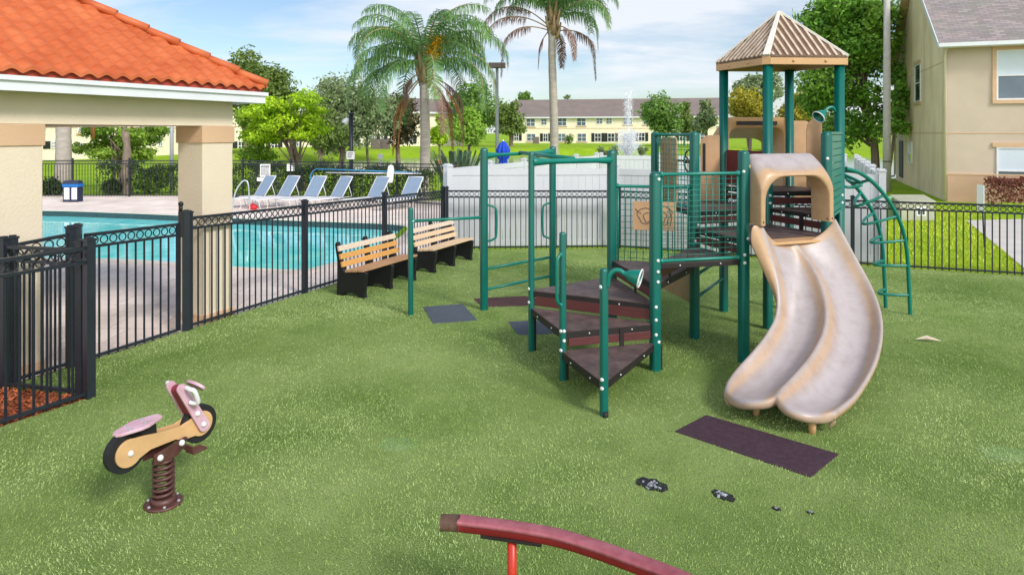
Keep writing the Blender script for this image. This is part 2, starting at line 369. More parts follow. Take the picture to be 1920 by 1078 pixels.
# ------------------------------------------------------------------ terrain sheet
def grassmat(name,c,c2,sc=.35,fine=18):
    m,n,b=nt(name); L=n.links.new
    tc=N(n,'ShaderNodeTexCoord')
    a=N(n,'ShaderNodeTexNoise',Scale=sc,Detail=6.0,Roughness=.65); L(tc.outputs['Object'],a.inputs['Vector'])
    f=N(n,'ShaderNodeTexNoise',Scale=fine,Detail=5.0,Roughness=.7); L(tc.outputs['Object'],f.inputs['Vector'])
    r=N(n,'ShaderNodeValToRGB'); r.color_ramp.elements[0].position=.35; r.color_ramp.elements[1].position=.66
    r.color_ramp.elements[0].color=c; r.color_ramp.elements[1].color=c2; L(a.outputs['Fac'],r.inputs['Fac'])
    r2=N(n,'ShaderNodeValToRGB'); r2.color_ramp.elements[0].position=.3; r2.color_ramp.elements[1].position=.7
    r2.color_ramp.elements[0].color=(.42,.42,.42,1); r2.color_ramp.elements[1].color=(1.25,1.25,1.25,1); L(f.outputs['Fac'],r2.inputs['Fac'])
    mx=N(n,'ShaderNodeMix',data_type='RGBA',blend_type='MULTIPLY'); mx.inputs[0].default_value=1; L(r.outputs['Color'],mx.inputs[6]); L(r2.outputs['Color'],mx.inputs[7])
    L(mx.outputs[2],b.inputs['Base Color']); b.inputs['Roughness'].default_value=.9; b.inputs['Specular IOR Level'].default_value=.15
    bp=N(n,'ShaderNodeBump',Strength=.8,Distance=.05); L(f.outputs['Fac'],bp.inputs['Height']); L(bp.outputs['Normal'],b.inputs['Normal'])
    return m
M['lawn']=grassmat('lawn_grass',C(136,176,28),C(168,200,46))
deck_out=[FC-MD*18,FC-V((.02,0)),V((-1.6,25.8)),V((-11,28.3)),V((-34,28.1)),V((-34,-1.5))]
xs=np.unique(np.concatenate([np.arange(-60,80,1.6),[-33,-2,-3,-5],np.linspace(-400,-60,12),np.linspace(80,500,14),[-2500,2500,-1200,1200]]))
ys=np.unique(np.concatenate([np.arange(-12,175,1.6),np.linspace(175,420,10),[-300,-80,700,1500,4000]]))
pitx=lambda x,y:(-31<x<-6.2 and 12.6<y<23.5) or (-6.3<x<-3.4 and 13.2<y<22.4 )
mb=MB(); mb.grid([[(x,y,-2.0 if pitx(x,y) else ground_z(x,y)) for x in xs] for y in ys],smooth=True)
mb.build('ground','lawn',kind='structure',origin=(0,0,0))
# ------------------------------------------------------------------ pool deck with the pool cut out
pool_px=[(60,478),(200,487),(330,494),(440,503),(540,509),(580,508),(640,491),(700,471),(750,449),(768,432),(762,424),(720,420),(600,416),(440,410),(325,404),(200,399),(80,395)]
pool=[G(*p).to_2d() for p in pool_px]
pool[0]=V((-12.2,14.2)); pool.insert(0,V((-20,15.5))); pool.append(V((-22,22.6)))
def rnd(pl,r=.12):
    out=[];k=len(pl)
    for i in range(k):
        a,b,c=pl[i-1],pl[i],pl[(i+1)%k]; out+= [b+(a-b)*r,b,b+(c-b)*r] if 0 else [b.lerp(a,r),b.lerp(c,r)]
    return out
pool=rnd(rnd(pool,.2),.25)
m,n,b=nt('pool_deck_pavers'); L=n.links.new
tc=N(n,'ShaderNodeTexCoord'); br=N(n,'ShaderNodeTexBrick',Scale=1.0); br.inputs['Mortar Size'].default_value=.008; br.inputs['Brick Width'].default_value=.62; br.inputs['Row Height'].default_value=.62
br.inputs['Color1'].default_value=C(244,230,222); br.inputs['Color2'].default_value=C(234,218,210); br.inputs['Mortar'].default_value=C(204,188,178)
L(tc.outputs['Object'],br.inputs['Vector']); no=N(n,'ShaderNodeTexNoise',Scale=.6,Detail=7.0,Roughness=.7); L(tc.outputs['Object'],no.inputs['Vector'])
rr=N(n,'ShaderNodeValToRGB'); rr.color_ramp.elements[0].color=(.78,.76,.75,1); rr.color_ramp.elements[1].color=(1.05,1.05,1.05,1); rr.color_ramp.elements[0].position=.3; rr.color_ramp.elements[1].position=.6
L(no.outputs['Fac'],rr.inputs['Fac']); mx=N(n,'ShaderNodeMix',data_type='RGBA',blend_type='MULTIPLY'); mx.inputs[0].default_value=1; L(br.outputs['Color'],mx.inputs[6]); L(rr.outputs['Color'],mx.inputs[7])
L(mx.outputs[2],b.inputs['Base Color']); b.inputs['Roughness'].default_value=.8; M['deck']=m
mb=MB(); poly_mesh(mb,deck_out,[pool],.012); mb.build('pool_deck','deck',kind='structure')
M['pool_in']=mat('pool_plaster',C(120,214,220),0.5,.05,2.0)
M['pool_tile']=mat('pool_dark_tile',C(44,74,78),0.2,.35,4.0,stretch=(6,6,6))
M['coping']=mat('pool_coping',C(226,214,202),0.75,.06,2.0)
k=len(pool); cx=sum((p for p in pool),V((0,0)))/k
def ring(zs,ofs):
    out=[]
    for z,o in zip(zs,ofs):
        out.append([V((p.x,p.y,0))+V(((p-cx).normalized()*o).to_3d())+V((0,0,z)) for p in pool])
    return out
MB().grid(ring([-.2,.006],[0,0]),smooth=False,closed=True).build('pool_tile_band','pool_tile',kind='structure')
MB().grid(ring([-1.3,-.2],[-.02,0]),smooth=False,closed=True).build('pool_wall','pool_in',kind='structure')
MB().grid(ring([.004,.03,.03,.014],[-.03,-.03,.28,.28]),smooth=False,closed=True).build('pool_coping','coping',kind='structure')
mb=MB(); poly_mesh(mb,[p for p in pool],(),-1.3); mb.build('pool_floor','pool_in',kind='structure')
m,n,b=nt('pool_water'); L=n.links.new
tc=N(n,'ShaderNodeTexCoord'); vo=N(n,'ShaderNodeTexNoise',Scale=1.6,Detail=3.0,Distortion=1.2); L(tc.outputs['Object'],vo.inputs['Vector'])
rp=N(n,'ShaderNodeValToRGB'); rp.color_ramp.elements[0].position=.3; rp.color_ramp.elements[1].position=.72; rp.color_ramp.elements[0].color=C(92,222,228); rp.color_ramp.elements[1].color=C(150,240,240)
L(vo.outputs['Fac'],rp.inputs['Fac']); L(rp.outputs['Color'],b.inputs['Base Color']); b.inputs['Roughness'].default_value=.04; b.inputs['IOR'].default_value=1.33
wv=N(n,'ShaderNodeTexNoise',Scale=3.2,Detail=2.0); L(tc.outputs['Object'],wv.inputs['Vector']); bp=N(n,'ShaderNodeBump',Strength=.12,Distance=.03); L(wv.outputs['Fac'],bp.inputs['Height']); L(bp.outputs['Normal'],b.inputs['Normal'])
M['pool_water']=m
mb=MB(); poly_mesh(mb,[p for p in pool],(),-.17); mb.build('pool_water','pool_water',kind='structure')
# pond
m,n,b=nt('pond_water'); L=n.links.new
b.inputs['Base Color'].default_value=C(120,132,134); b.inputs['Roughness'].default_value=.12
tc=N(n,'ShaderNodeTexCoord'); wv=N(n,'ShaderNodeTexNoise',Scale=1.2,Detail=4.0); L(tc.outputs['Object'],wv.inputs['Vector']); bp=N(n,'ShaderNodeBump',Strength=.25,Distance=.05); L(wv.outputs['Fac'],bp.inputs['Height']); L(bp.outputs['Normal'],b.inputs['Normal'])
M['pond']=m
MB().grid([[(18+37*r*math.cos(a),70+27*r*math.sin(a),-.55) for a in np.linspace(0,2*PI,64)] for r in (.001,.4,.8,1.0,1.12)]).build('pond_water','pond',kind='structure')
# ------------------------------------------------------------------ playground turf
turf=[FP0+V((0,.012)),GP1,GP2,FC]+BK[1:]+[V((16,-6)),V((-10,-6)),NP+ND*10,NP]
m=grassmat('turf_base',C(120,152,72),C(174,196,120),.55,85); M['turf']=m
mb=MB(); poly_mesh(mb,turf,(),.022); mb.build('turf','turf',kind='structure')
M['mulch']=mat('red_mulch',C(128,62,34),0.95,.45,40,c2=C(186,96,54),bump=1.0,bscale=60,dist=.03)
mulch=[NP,FP0+V((0,-.01)),V((-6.4,6.6)),V((-9.2,-.8)),NP+ND*8.5]
mb=MB(); poly_mesh(mb,mulch,(),.02); mb.build('mulch_bed','mulch',kind='structure')
# loose chips on the bed
rng=np.random.default_rng(3)
def inpoly(P,poly):
    x,y=P[:,0],P[:,1]; r=np.zeros(len(P),bool); k=len(poly)
    for i in range(k):
        x0,y0=poly[i][0],poly[i][1]; x1,y1=poly[(i+1)%k][0],poly[(i+1)%k][1]
        c=((y0>y)!=(y1>y)); t=(x1-x0)*(y-y0)/((y1-y0) if y1!=y0 else 1e-9)+x0
        r^=c&(x<t)
    return r
def strips(P,ln,wd,az,tilt):      # small quads lying about
    d=np.stack([np.cos(az)*np.cos(tilt),np.sin(az)*np.cos(tilt),np.sin(tilt)],1)*ln[:,None]/2
    s_=np.stack([-np.sin(az),np.cos(az),np.zeros_like(az)],1)*wd[:,None]/2
    return np.stack([P-d-s_,P+d-s_,P+d+s_,P-d+s_],1).reshape(-1,3)
M['chips']=mat('red_mulch_chip',C(150,70,36),.95,.3,3.0,c2=C(206,120,76),isl=.5)
P=np.stack([rng.uniform(-6.4,-4,9000),rng.uniform(4.2,7,9000),np.full(9000,.035)],1); P=P[inpoly(P,mulch)]
q=len(P); np_mesh('mulch_chips',strips(P,rng.uniform(.03,.09,q),rng.uniform(.008,.02,q),rng.uniform(0,6.3,q),rng.uniform(-.5,.5,q)),4,'chips',kind='stuff')
# mats ------------------------------------------------------------------
def rmat(px,m,label,z=.03,grp='rubber mats lying on the turf'):
    P=[G(*p).to_2d() for p in px]
    mb=MB(); mb.prism(P,.015,z); o=mb.build('rubber_mat',m,bevel=.006,label=label,cat='mat',group=grp); MATS.append(P); return o
MATS=[]
rmat([(1265,814),(1324,783),(1573,857),(1520,901)],'mat_purple','plum coloured rectangular rubber mat on the turf below the slide exit',.03)
rmat([(793,579),(868,573),(895,604),(812,610)],'mat_grey','slate grey square rubber mat on the turf beside the short turning bar post')
rmat([(887,563),(985,558),(1050,574),(905,579)],'mat_brown','brown rubber mat on the turf under the overhead bar ladder')
rmat([(952,607),(1040,602),(1075,628),(972,632)],'mat_grey','slate grey rubber mat partly under the lowest spiral steps')
# blades ----------------------------------------------------------------
SEAMS=[(G(300,585).to_2d(),G(1000,760).to_2d()),(G(1100,650).to_2d(),G(1900,800).to_2d()),(G(0,1010).to_2d(),G(900,880).to_2d())]
def blades():
    out=[]
    for y0,y1,dens,wd in ((2.0,5.0,4200,.0065),(5.0,7.5,3600,.0085),(7.5,11,2300,.011),(11,15.4,1300,.015)):
        x1=min(13,y1*.80+1.0); x0=-min(9,y1*.80+.5); n_=int((x1-x0)*(y1-y0)*dens)
        P=np.stack([rng.uniform(x0,x1,n_),rng.uniform(y0,y1,n_),np.full(n_,.02)],1)
        P=P[inpoly(P,turf)]
        for q in MATS: P=P[~inpoly(P,q)]
        for a_,b_ in SEAMS:
            d=(b_-a_).normalized(); w_=P[:,:2]-np.array(a_); P=P[np.abs(w_[:,0]*d.y-w_[:,1]*d.x+.012*np.sin(w_[:,0]*3))>.011]
        k=len(P)
        # pile leans in drifting directions, so light catches it in patches
        fx=np.sin(P[:,0]*1.1+1.7*np.sin(P[:,1]*.7))+.6*np.sin(P[:,0]*2.7-P[:,1]*1.9); fy=np.cos(P[:,1]*1.3+1.3*np.sin(P[:,0]*.9))
        az=np.arctan2(fy,fx)+rng.normal(0,1.1,k)
        h=rng.uniform(.006,.021,k); ln=rng.uniform(.3,1.5,k)*.014
        a2=rng.uniform(0,6.3,k); s_=np.stack([np.cos(a2),np.sin(a2),0*a2],1)*(wd*rng.uniform(.6,1.3,k))[:,None]/2
        tip=P+np.stack([np.cos(az)*ln,np.sin(az)*ln,h],1)
        out.append(np.stack([P-s_,P+s_,tip],1).reshape(-1,3))
    return np.concatenate(out)
M['blade']=leafmat('turf_blade',C(138,170,84),C(194,212,146),.34,.3,scale=.6,rough=.85)
np_mesh('turf_pile',blades(),3,'blade',kind='stuff')
# coarse lawn blades by the right fence
k=26000; P=np.stack([rng.uniform(6.2,15,k),rng.uniform(10.6,25,k),np.zeros(k)],1); P=P[~inpoly(P,turf)]
drive=[G(1812,414).to_2d(),G(1990,410).to_2d(),V((26,18)),V((22,9.5)),G(1930,512).to_2d()]
P=P[~inpoly(P,drive)]
k=len(P); az=rng.uniform(0,6.3,k); h=rng.uniform(.03,.08,k); s_=np.stack([np.cos(az),np.sin(az),0*az],1)*.014; a2=rng.uniform(0,6.3,k)
tip=P+np.stack([np.cos(a2)*h*.6,np.sin(a2)*h*.6,h],1)
M['lawnblade']=leafmat('lawn_blade',C(176,196,44),C(210,218,76),.3,.25,scale=.5)
np_mesh('lawn_grass',np.stack([P-s_,P+s_,tip],1).reshape(-1,3),3,'lawnblade',kind='stuff')
M['drive']=mat('concrete_drive',C(200,194,190),.85,.08,1.2,bump=.15,bscale=30)
mb=MB(); poly_mesh(mb,drive,(),.012); mb.build('driveway','drive',kind='structure')
# worn holes with exposed crumbs, pale repair patch, scrap
def patch(px,rx,ry,label,name,cat,grp):
    c=G(*px); t=thing(name,label,cat,c,group=grp)
    pts=[(c.x+rx*(1+.13*math.sin(i*2.3+px[0]))*math.cos(i*PI/8)-.5*ry*math.sin(i*PI/8),c.y+ry*(1+.13*math.cos(i*3.1))*math.sin(i*PI/8)+.1) for i in range(16)]
    mb=MB(); mb.prism(pts,.02,.030); mb.build('bare_base','rubber',t)
    mb=MB()
    for i in range(int(13*rx/.1)):
        a=random.uniform(0,6.3); r=random.uniform(0,.8); mb.cbox((c.x+rx*r*math.cos(a),c.y+ry*r*math.sin(a)+.1,.032),random.uniform(.01,.04),random.uniform(.008,.02),random.uniform(.004,.02),random.uniform(0,3))
    mb.build('torn_shreds','slatebits',t)
M['slatebits']=mat('grey_shreds',C(84,90,102),.5,.3,20,c2=C(186,190,200),isl=.4)
GH='worn holes torn in the turf'
patch((1228,928),.10,.095,'largest torn hole in the turf, dark with grey shreds, nearest the red beam','turf_hole','hole',GH)
patch((1365,950),.06,.075,'mid sized dark torn hole in the turf between the large and the tiny ones','turf_hole','hole',GH)
patch((1467,976),.022,.025,'tiny dark torn hole in the turf, third along from the beam','turf_hole','hole',GH)
patch((1532,984),.018,.016,'tiniest dark torn spot in the turf, farthest from the beam','turf_hole','hole',GH)
M['palepatch']=grassmat('pale_turf_patch',C(136,172,100),C(172,200,134),2.0,70)
for px,rx,ry,lb in (((745,838),.16,.13,'pale faded round spot on the turf in mid lawn behind the spring rider'),((1886,856),.2,.14,'pale faded spot on the turf near the right edge')):
    c=G(*px); MB().prism([(c.x+rx*math.cos(i*PI/9)*(1+.2*math.sin(i*2)),c.y+ry*math.sin(i*PI/9)) for i in range(18)],.02,.0245).build('turf_repair','palepatch',label=lb,cat='turf patch',group='pale spots on the turf')
c=G(1738,644); mb=MB(); mb.add([c+V((-.13,.02,.05)),c+V((0,-.03,.07)),c+V((.15,-.05,.05)),c+V((.02,.04,.09)),c+V((-.13,.02,.046)),c+V((0,-.03,.066)),c+V((.15,-.05,.046)),c+V((.02,.04,.086))],[(0,1,2,3),(7,6,5,4),(0,4,5,1),(1,5,6,2),(2,6,7,3),(3,7,4,0)]); mb.build('dry_leaf','slat_pale',label='small pale dry leaf lying on the turf right of the slide',cat='leaf')
# ------------------------------------------------------------------ black ornamental fences
def fpanel(mb,a,b,ha,hb,sp=.115,rings=True,bot=.06,rs=14):
    a=V((a[0],a[1],0)); b=V((b[0],b[1],0)); Ln=(b-a).length; d=(b-a)/Ln
    up=V((0,0,1)); hh=lambda t:ha+(hb-ha)*t
    for off,w,h in ((-.018,.036,.034),(-.155,.034,.03)): mb.bar(a+up*(ha+off),b+up*(hb+off),w,h)
    mb.bar(a+up*(bot+.012),b+up*(bot+.012),.034,.03)
    n=max(1,round(Ln/sp)); st=Ln/n
    for i in range(1,n):
        p=a+d*(st*i); mb.bar(p+up*.03,p+up*(hh(i/n)-.155),.017,.017)
    if rings:
        r=.046
        for i in range(n):
            c=a+d*(st*(i+.5))+up*(hh((i+.5)/n)-.087)
            mb.tube([c+d*r*math.cos(2*PI*j/rs)+up*r*math.sin(2*PI*j/rs) for j in range(rs)],.0075,4,closed=True,smooth=False)
    return mb
def fpost(mb,p,h,w=.064,rz=.42):
    mb.cbox((p[0],p[1],h/2),w,w,h,rz); mb.cbox((p[0],p[1],h+.012),w+.016,w+.016,.022,rz); mb.cbox((p[0],p[1],h+.03),w*.7,w*.7,.016,rz)
    return mb
def fence(name,label,pts,hs,bay=1.83,w=.064,sp=.115,grp=None,rs=14,rings=True):
    t=thing(name,label,'fence',(pts[0][0],pts[0][1],0),group=grp)
    for i in range(len(pts)-1):
        a,b=V(pts[i]),V(pts[i+1]); Ln=(b-a).length; k=max(1,round(Ln/bay)); rz=math.atan2((b-a).y,(b-a).x)
        for j in range(k):
            p,q=a.lerp(b,j/k),a.lerp(b,(j+1)/k); hp,hq=hs[i]+(hs[i+1]-hs[i])*j/k,hs[i]+(hs[i+1]-hs[i])*(j+1)/k
            d=(q-p).normalized()*w*.5
            fpanel(MB(),p+d,q-d,hp,hq,sp,rings,rs=rs).build('picket_panel','black',t)
            fpost(MB(),p,hp+.05,w,rz).build('post','black',t)
            if i==len(pts)-2 and j==k-1: fpost(MB(),q,hq+.05,w,rz).build('post','black',t)
    return t
FG='black ornamental metal fences'
e=V((.02,.045))
fence('pool_fence','long black ring topped fence between the pool and the turf, running behind the benches',[GP2+MD*.14,FC],[1.5,1.34],2.2,.075,grp=FG)
fence('boundary_fence','black ring topped fence across the back of the turf before the white vinyl fence',[FC+V((.09,.005))]+[V(p) for p in BK[1:]],[1.34,1.32,1.30,1.30,1.30],3.7,.07,grp=FG)
fence('entry_fence','nearest black ring topped fence at the left edge, beside the red mulch',[NP,NP+ND*2.0,NP+ND*4],[1.5,1.5,1.5],2.0,.082,grp=FG)
fence('return_fence','short black ring topped fence return joining the mulch corner to the gate line',[FP0,NP+V((-.1,.03))],[1.47,1.47],2.0,.07,grp=FG)
fence('gate_side_fence','short black ring topped fence bay left of the gate, by the pavilion column',[FP0+V((.03,.08)),GP1-V((.03,.07))],[1.47,1.5],2.0,.07,grp=FG)
fence('far_pool_fence','distant black ring topped fence along the far side of the pool deck',[V((-34,27.6)),V((-11,27.9)),V((-2.0,24.3)),V((-1.8,19.5))],[1.5,1.5,1.5,1.5],2.4,.06,grp=FG,rs=8)
# gate
t=thing('pool_gate','black metal pool gate with ring top, latch and thick posts','gate',(GP1.x,GP1.y,0))
a=GP1+MD*.11; b=GP2-MD*.02
fpanel(MB(),a+MD*.03,b-MD*.03,1.47,1.44,bot=.05).bar(V((a.x,a.y,.05)),V((a.x,a.y,1.47)),.045,.045).bar(V((b.x,b.y,.05)),V((b.x,b.y,1.44)),.045,.045).build('gate_leaf','black',t)
fpost(MB(),GP1,1.56,.085).build('post','black',t); 
p=GP2+MD*.10; fpost(MB(),p,1.56,.09).build('post','black',t)
mb=MB(); q=GP2+MD*.02; mb.cbox((q.x,q.y,1.42),.06,.05,.34,.42); mb.tube([(q.x,q.y,1.58),(q.x,q.y,1.66)],.024,10); mb.ball((q.x,q.y,1.68),.034); mb.build('latch','blackpl',t)
mb=MB(); q=GP1+MD*.085
for z in (.35,1.2): mb.cbox((q.x+.02,q.y,z),.07,.05,.11,.42)
mb.build('hinge','metal',t)
# ------------------------------------------------------------------ white vinyl enclosure
def vfence(name,label,pts,h=1.78,bay=2.0,grp='white vinyl privacy fences'):
    t=thing(name,label,'fence',(pts[0][0],pts[0][1],0),group=grp)
    for i in range(len(pts)-1):
        a,b=V(pts[i]),V(pts[i+1]); Ln=(b-a).length; k=max(1,round(Ln/bay)); rz=math.atan2((b-a).y,(b-a).x); d=(b-a).normalized()
        for j in range(k):
            p,q=a.lerp(b,j/k),a.lerp(b,(j+1)/k)
            P,Q=p+d*.06,q-d*.06; mb=MB(); up=V((0,0,1))
            for z,hh in ((h-.07,.14),(.10,.14)): mb.bar(P.to_3d()+up*z,Q.to_3d()+up*z,.05,hh)
            n=round((Q-P).length/.16); st=(Q-P).length/n
            for u in range(n):
                s0=P+d*(st*u+.004); s1=P+d*(st*(u+1)-.004)
                mb.bar(s0.to_3d()+up*(h/2),s1.to_3d()+up*(h/2),.024,h-.28)
            mb.build('board_panel','vinyl',t)
            ends=[p]+([q] if i==len(pts)-2 and j==k-1 else [])
            for e in ends:
                m2=MB(); m2.cbox((e.x,e.y,(h+.06)/2),.125,.125,h+.06,rz); m2.cbox((e.x,e.y,h+.075),.15,.15,.03,rz); m2.cbox((e.x,e.y,h+.10),.1,.1,.03,rz); m2.build('post','vinyl',t)
    return t
off=V((0,.32))
cr1=V((7.35,13.55))
vfence('vinyl_fence','long white vinyl fence standing right behind the black fence at the back of the turf',[FC+V((.12,.45)),V((2.4,15.75)),cr1])
vfence('vinyl_fence','white vinyl fence side stepping away behind the arched climber on the right',[cr1+V((.05,.2)),V((11.6,23.0))])
vfence('vinyl_fence','white vinyl fence at the back of the enclosure, in front of the fountain',[V((11.4,23.4)),V((3.3,25.2))])
vfence('vinyl_fence','white vinyl fence on the left side of the enclosure, running back beside the blue umbrella',[FC+V((.02,.75)),V((3.1,25.0))])
m_gravel=M['concrete']
# ------------------------------------------------------------------ pavilion
PO=V((-3.98,9.73)); PA=V((-.447,-.894)); PB=V((-.894,.447))
LF=6.2; DP=5.4; ZB=2.70; ZE=3.06
pv=thing('pavilion','cream stucco pavilion with an orange clay tile hip roof beside the pool','pavilion',(PO.x,PO.y,0))
def pu(s0,s1,t0,t1,z0,z1): return MB().uv(PO,PA,PB,s0,s1,t0,t1,z0,z1)
cols=[(0,.505,0,.5),(2.55,3.15,0,.5),(5.6,6.2,0,.5),(0,.505,DP-.5,DP),(5.6,6.2,DP-.5,DP),(2.8,3.15,DP-.5,DP)]
for c in cols:
    cl=pu(*c,0,ZB).build('column','stucco',pv,bevel=.012)
    g=.018
    pu(c[0]-g,c[1]+g,c[2]-g,c[3]+g,ZB-.235,ZB-.004).build('capital_band','stucco_dk',cl,bevel=.006)
    pu(c[0]-g,c[1]+g,c[2]-g,c[3]+g,0.005,.125).build('base_band','stucco_dk',cl,bevel=.006)
mb=MB()
for r in ((0,LF,0,.5),(0,LF,DP-.5,DP),(0,.505,.5,DP-.5),(LF-.5,LF,.5,DP-.5)): mb.uv(PO,PA,PB,*r,ZB,ZE)
mb.build('beam','stucco',pv)
pu(.3,LF-.3,.3,DP-.3,ZB+.03,ZB+.06).build('ceiling','soffit',pv)
OV=.31
pu(-OV+.05,LF+OV-.05,-OV+.05,DP+OV-.05,ZE+.002,ZE+.03).build('soffit','fascia',pv)
mb=MB(); e=OV
for r in ((-e,LF+e,-e,-e+.07),(-e,LF+e,DP+e-.07,DP+e),(-e,-e+.07,-e+.07,DP+e-.07),(LF+e-.07,LF+e,-e+.07,DP+e-.07)): mb.uv(PO,PA,PB,*r,ZE-.03,ZE+.11)
for r in ((-e-.03,LF+e+.03,-e-.03,-e),(-e-.03,LF+e+.03,DP+e,DP+e+.03),(-e-.03,-e,-e,DP+e),(LF+e,LF+e+.03,-e,DP+e)): mb.uv(PO,PA,PB,*r,ZE+.075,ZE+.125)
mb.build('fascia','fascia',pv)
mb=MB(); e2=OV-.03
for r in ((-e2,LF+e2,-e2,-e2+.03),(-e2,LF+e2,DP+e2-.03,DP+e2),(-e2,-e2+.03,-e2,DP+e2),(LF+e2-.03,LF+e2,-e2,DP+e2)): mb.uv(PO,PA,PB,*r,ZE+.125,ZE+.2)
rf=mb.build('tile_closure','tile_dk',pv)
SL=.66; WV=.195; RUN=.15; HALF=(DP+2*OV)/2
def P3(s,t,z): return V((PO.x,PO.y,0))+PA.to_3d()*s+PB.to_3d()*t+V((0,0,z))
def roof_face(fn,S0,S1,res):
    # fn(s,u)->point(plan run u inward); rows of courses with a lap step, pan-and-cover wave across
    nu=int(HALF/RUN)+1; ns=int((S1-S0)/WV*res); mb=MB()
    for i in range(nu):
      rows=[]
      for f in (-.001,0.0,.35,1.0):
        u=min((i+max(f,0))*RUN,HALF)
        r=[]
        for j in range(ns+1):
            s=S0+(S1-S0)*j/ns; ph=(s/WV)%1.0
            lo,hi=S0+u,S1-u
            if lo>hi: lo=hi=(S0+S1)/2
            sc=min(max(s,lo),hi)
            wv=.5-.5*math.cos(2*PI*ph); wv=wv**.75
            wz=.043*wv+(.028*(1-f) if f>=0 else -.012)+.008*math.sin(s*1.7+u*2.3)
            r.append(fn(sc,u,ZE+.17+u*SL+wz))
        rows.append(r)
      mb.grid(rows[:2],smooth=False); mb.grid(rows[1:],smooth=True)
    return mb
a0,a1=-OV-.02,LF+OV+.02
t0,t1=-OV-.02,DP+OV+.02
tile=roof_face(lambda s,u,z:P3(s,t0+u,z),a0,a1,10).build('tile_slope','tile',pv)
roof_face(lambda s,u,z:P3(s,t1-u,z),a0,a1,6).build('tile_slope','tile',pv)
roof_face(lambda s,u,z:P3(a0+u,s,z),t0,t1,6).build('tile_slope','tile',pv)
roof_face(lambda s,u,z:P3(a1-u,s,z),t0,t1,6).build('tile_slope','tile',pv)
mb=MB()
zt=ZE+.17+HALF*SL
def ridge(a,b,n=11):
    a=V(a); b=V(b); d=(b-a)/n
    for i in range(n): mb.tube([a+d*i+V((0,0,.05)),a+d*(i+1.06)+V((0,0,.03))],[.062,.05],10)
z0=ZE+.2
ridge(P3(a0,t0,z0),P3(a0+HALF,t0+HALF,zt+.03)); ridge(P3(a0,t1,z0),P3(a0+HALF,t0+HALF,zt+.03)); ridge(P3(a1,t0,z0),P3(a1-HALF,t0+HALF,zt+.03)); ridge(P3(a1,t1,z0),P3(a1-HALF,t0+HALF,zt+.03))
ridge(P3(a0+HALF,t0+HALF,zt+.03),P3(a1-HALF,t0+HALF,zt+.03),2); mb.build('hip_cap','tile',pv)
# ------------------------------------------------------------------ play structure
ps=thing('play_structure','green and tan playground climber with spiral steps, double slide, roofed tower and overhead bars','playground',(2.3,8.4,0))
Z=V((0,0,1))
A=V((-.41,9.99)); B=V((.654,11.0)); Cc=V((.23,8.1)); D=V((1.30,8.88)); E=V((1.56,7.44)); Fp=V((2.61,7.69)); Gp=V((3.74,8.12)); H=V((.84,6.24)); I=V((.53,7.14)); J=V((2.3,8.6)); K=V((2.03,9.7))
Fr=V((3.38,9.02)); Lp=V((3.07,9.9)); R=V((4.36,9.09)); Bk=Lp+R-Fr; T=V((-1.44,9.7))
ZR=3.5
def post(p,h,r,bolts=(),rot=.35,dome=True,nm='post'):
    o=MB().post(p.x,p.y,0.005,h,r,rot,dome).build(nm,'green',ps)
    for z,az in bolts:
        d=V((math.cos(az),math.sin(az),0)); c=V((p.x,p.y,z))+d*(r*1.0)
        mb=MB(); mb.tube([c-d*.006,c+d*.007,c+d*.013],[.019,.018,.009],10); mb.build('bolt','white_bolt',o)
    return o
fa=-1.9; fb=-1.2
pA=post(A,2.39,.055); pB=post(B,2.39,.05); pC=post(Cc,2.38,.034,[(.6,-2.6),(.76,-2.6)]); pD=post(D,2.385,.058,[(.80,-1.3)])
pE=post(E,2.18,.056,[(.42,-1.6),(.58,-1.6),(.72,-1.6),(.99,-1.2),(1.1,-1.2),(1.22,-1.2),(.34,-1.0),(2.10,-1.0)])
pF=post(Fp,2.41,.057,[(2.17,-1.9),(1.42,-1.0),(1.24,-1.7),(1.15,-1.7)])
pG=post(Gp,2.62,.056,[(2.3,-1.8)]); pH=post(H,1.37,.036,[(.36,-2.2),(.28,-2.2),(1.2,-2.6)]); pI=post(I,1.57,.034,[(.34,-2.2),(.54,-2.2),(.44,-1.2),(.54,-1.2)])
pJ=post(J,2.62,.056,[(1.45,-.9),(1.36,-.9),(1.25,-1.6),(1.14,-1.6)]); pK=post(K,2.62,.05)
pT=post(T,1.55,.037,[(1.35,-.2)])
for p in (Fr,Lp,R,Bk): post(p,ZR+.02,.057,[(1.78,-1.4),(1.68,-1.4)] if p is not Bk else [],dome=False)
# black lower sleeves seen under the first steps
for p,h,dx in ((Cc,.5,.03),(I,.30,.036),(E,.28,.05)):
    mb=MB(); mb.cbox((p.x+dx,p.y+.02,h/2+.01),.04,.06,h,.3); mb.build('support_leg','treadedge',ps)
mb=MB(); mb.tube([(H.x+.01,H.y-.03,.0),(H.x+.01,H.y-.03,.07)],[.03,.026],12); mb.build('foot_cap','rubber',ps)
# ---- decks and treads
mtd=nt('diamond_deck'); m,n,b=mtd; L=n.links.new
tc=N(n,'ShaderNodeTexCoord'); mp=N(n,'ShaderNodeMapping'); mp.inputs['Rotation'].default_value=(0,0,.6); L(tc.outputs['Object'],mp.inputs['Vector'])
ck=N(n,'ShaderNodeTexVoronoi',Scale=34.0,Randomness=0.12); L(mp.outputs['Vector'],ck.inputs['Vector'])
nz=N(n,'ShaderNodeTexNoise',Scale=5.0,Detail=6.0,Roughness=.7); L(tc.outputs['Object'],nz.inputs['Vector'])
rp=N(n,'ShaderNodeValToRGB'); rp.color_ramp.elements[0].color=C(66,52,52); rp.color_ramp.elements[1].color=C(112,92,88); rp.color_ramp.elements[0].position=.35; rp.color_ramp.elements[1].position=.7
L(nz.outputs['Fac'],rp.inputs['Fac']); L(rp.outputs['Color'],b.inputs['Base Color']); b.inputs['Roughness'].default_value=.55
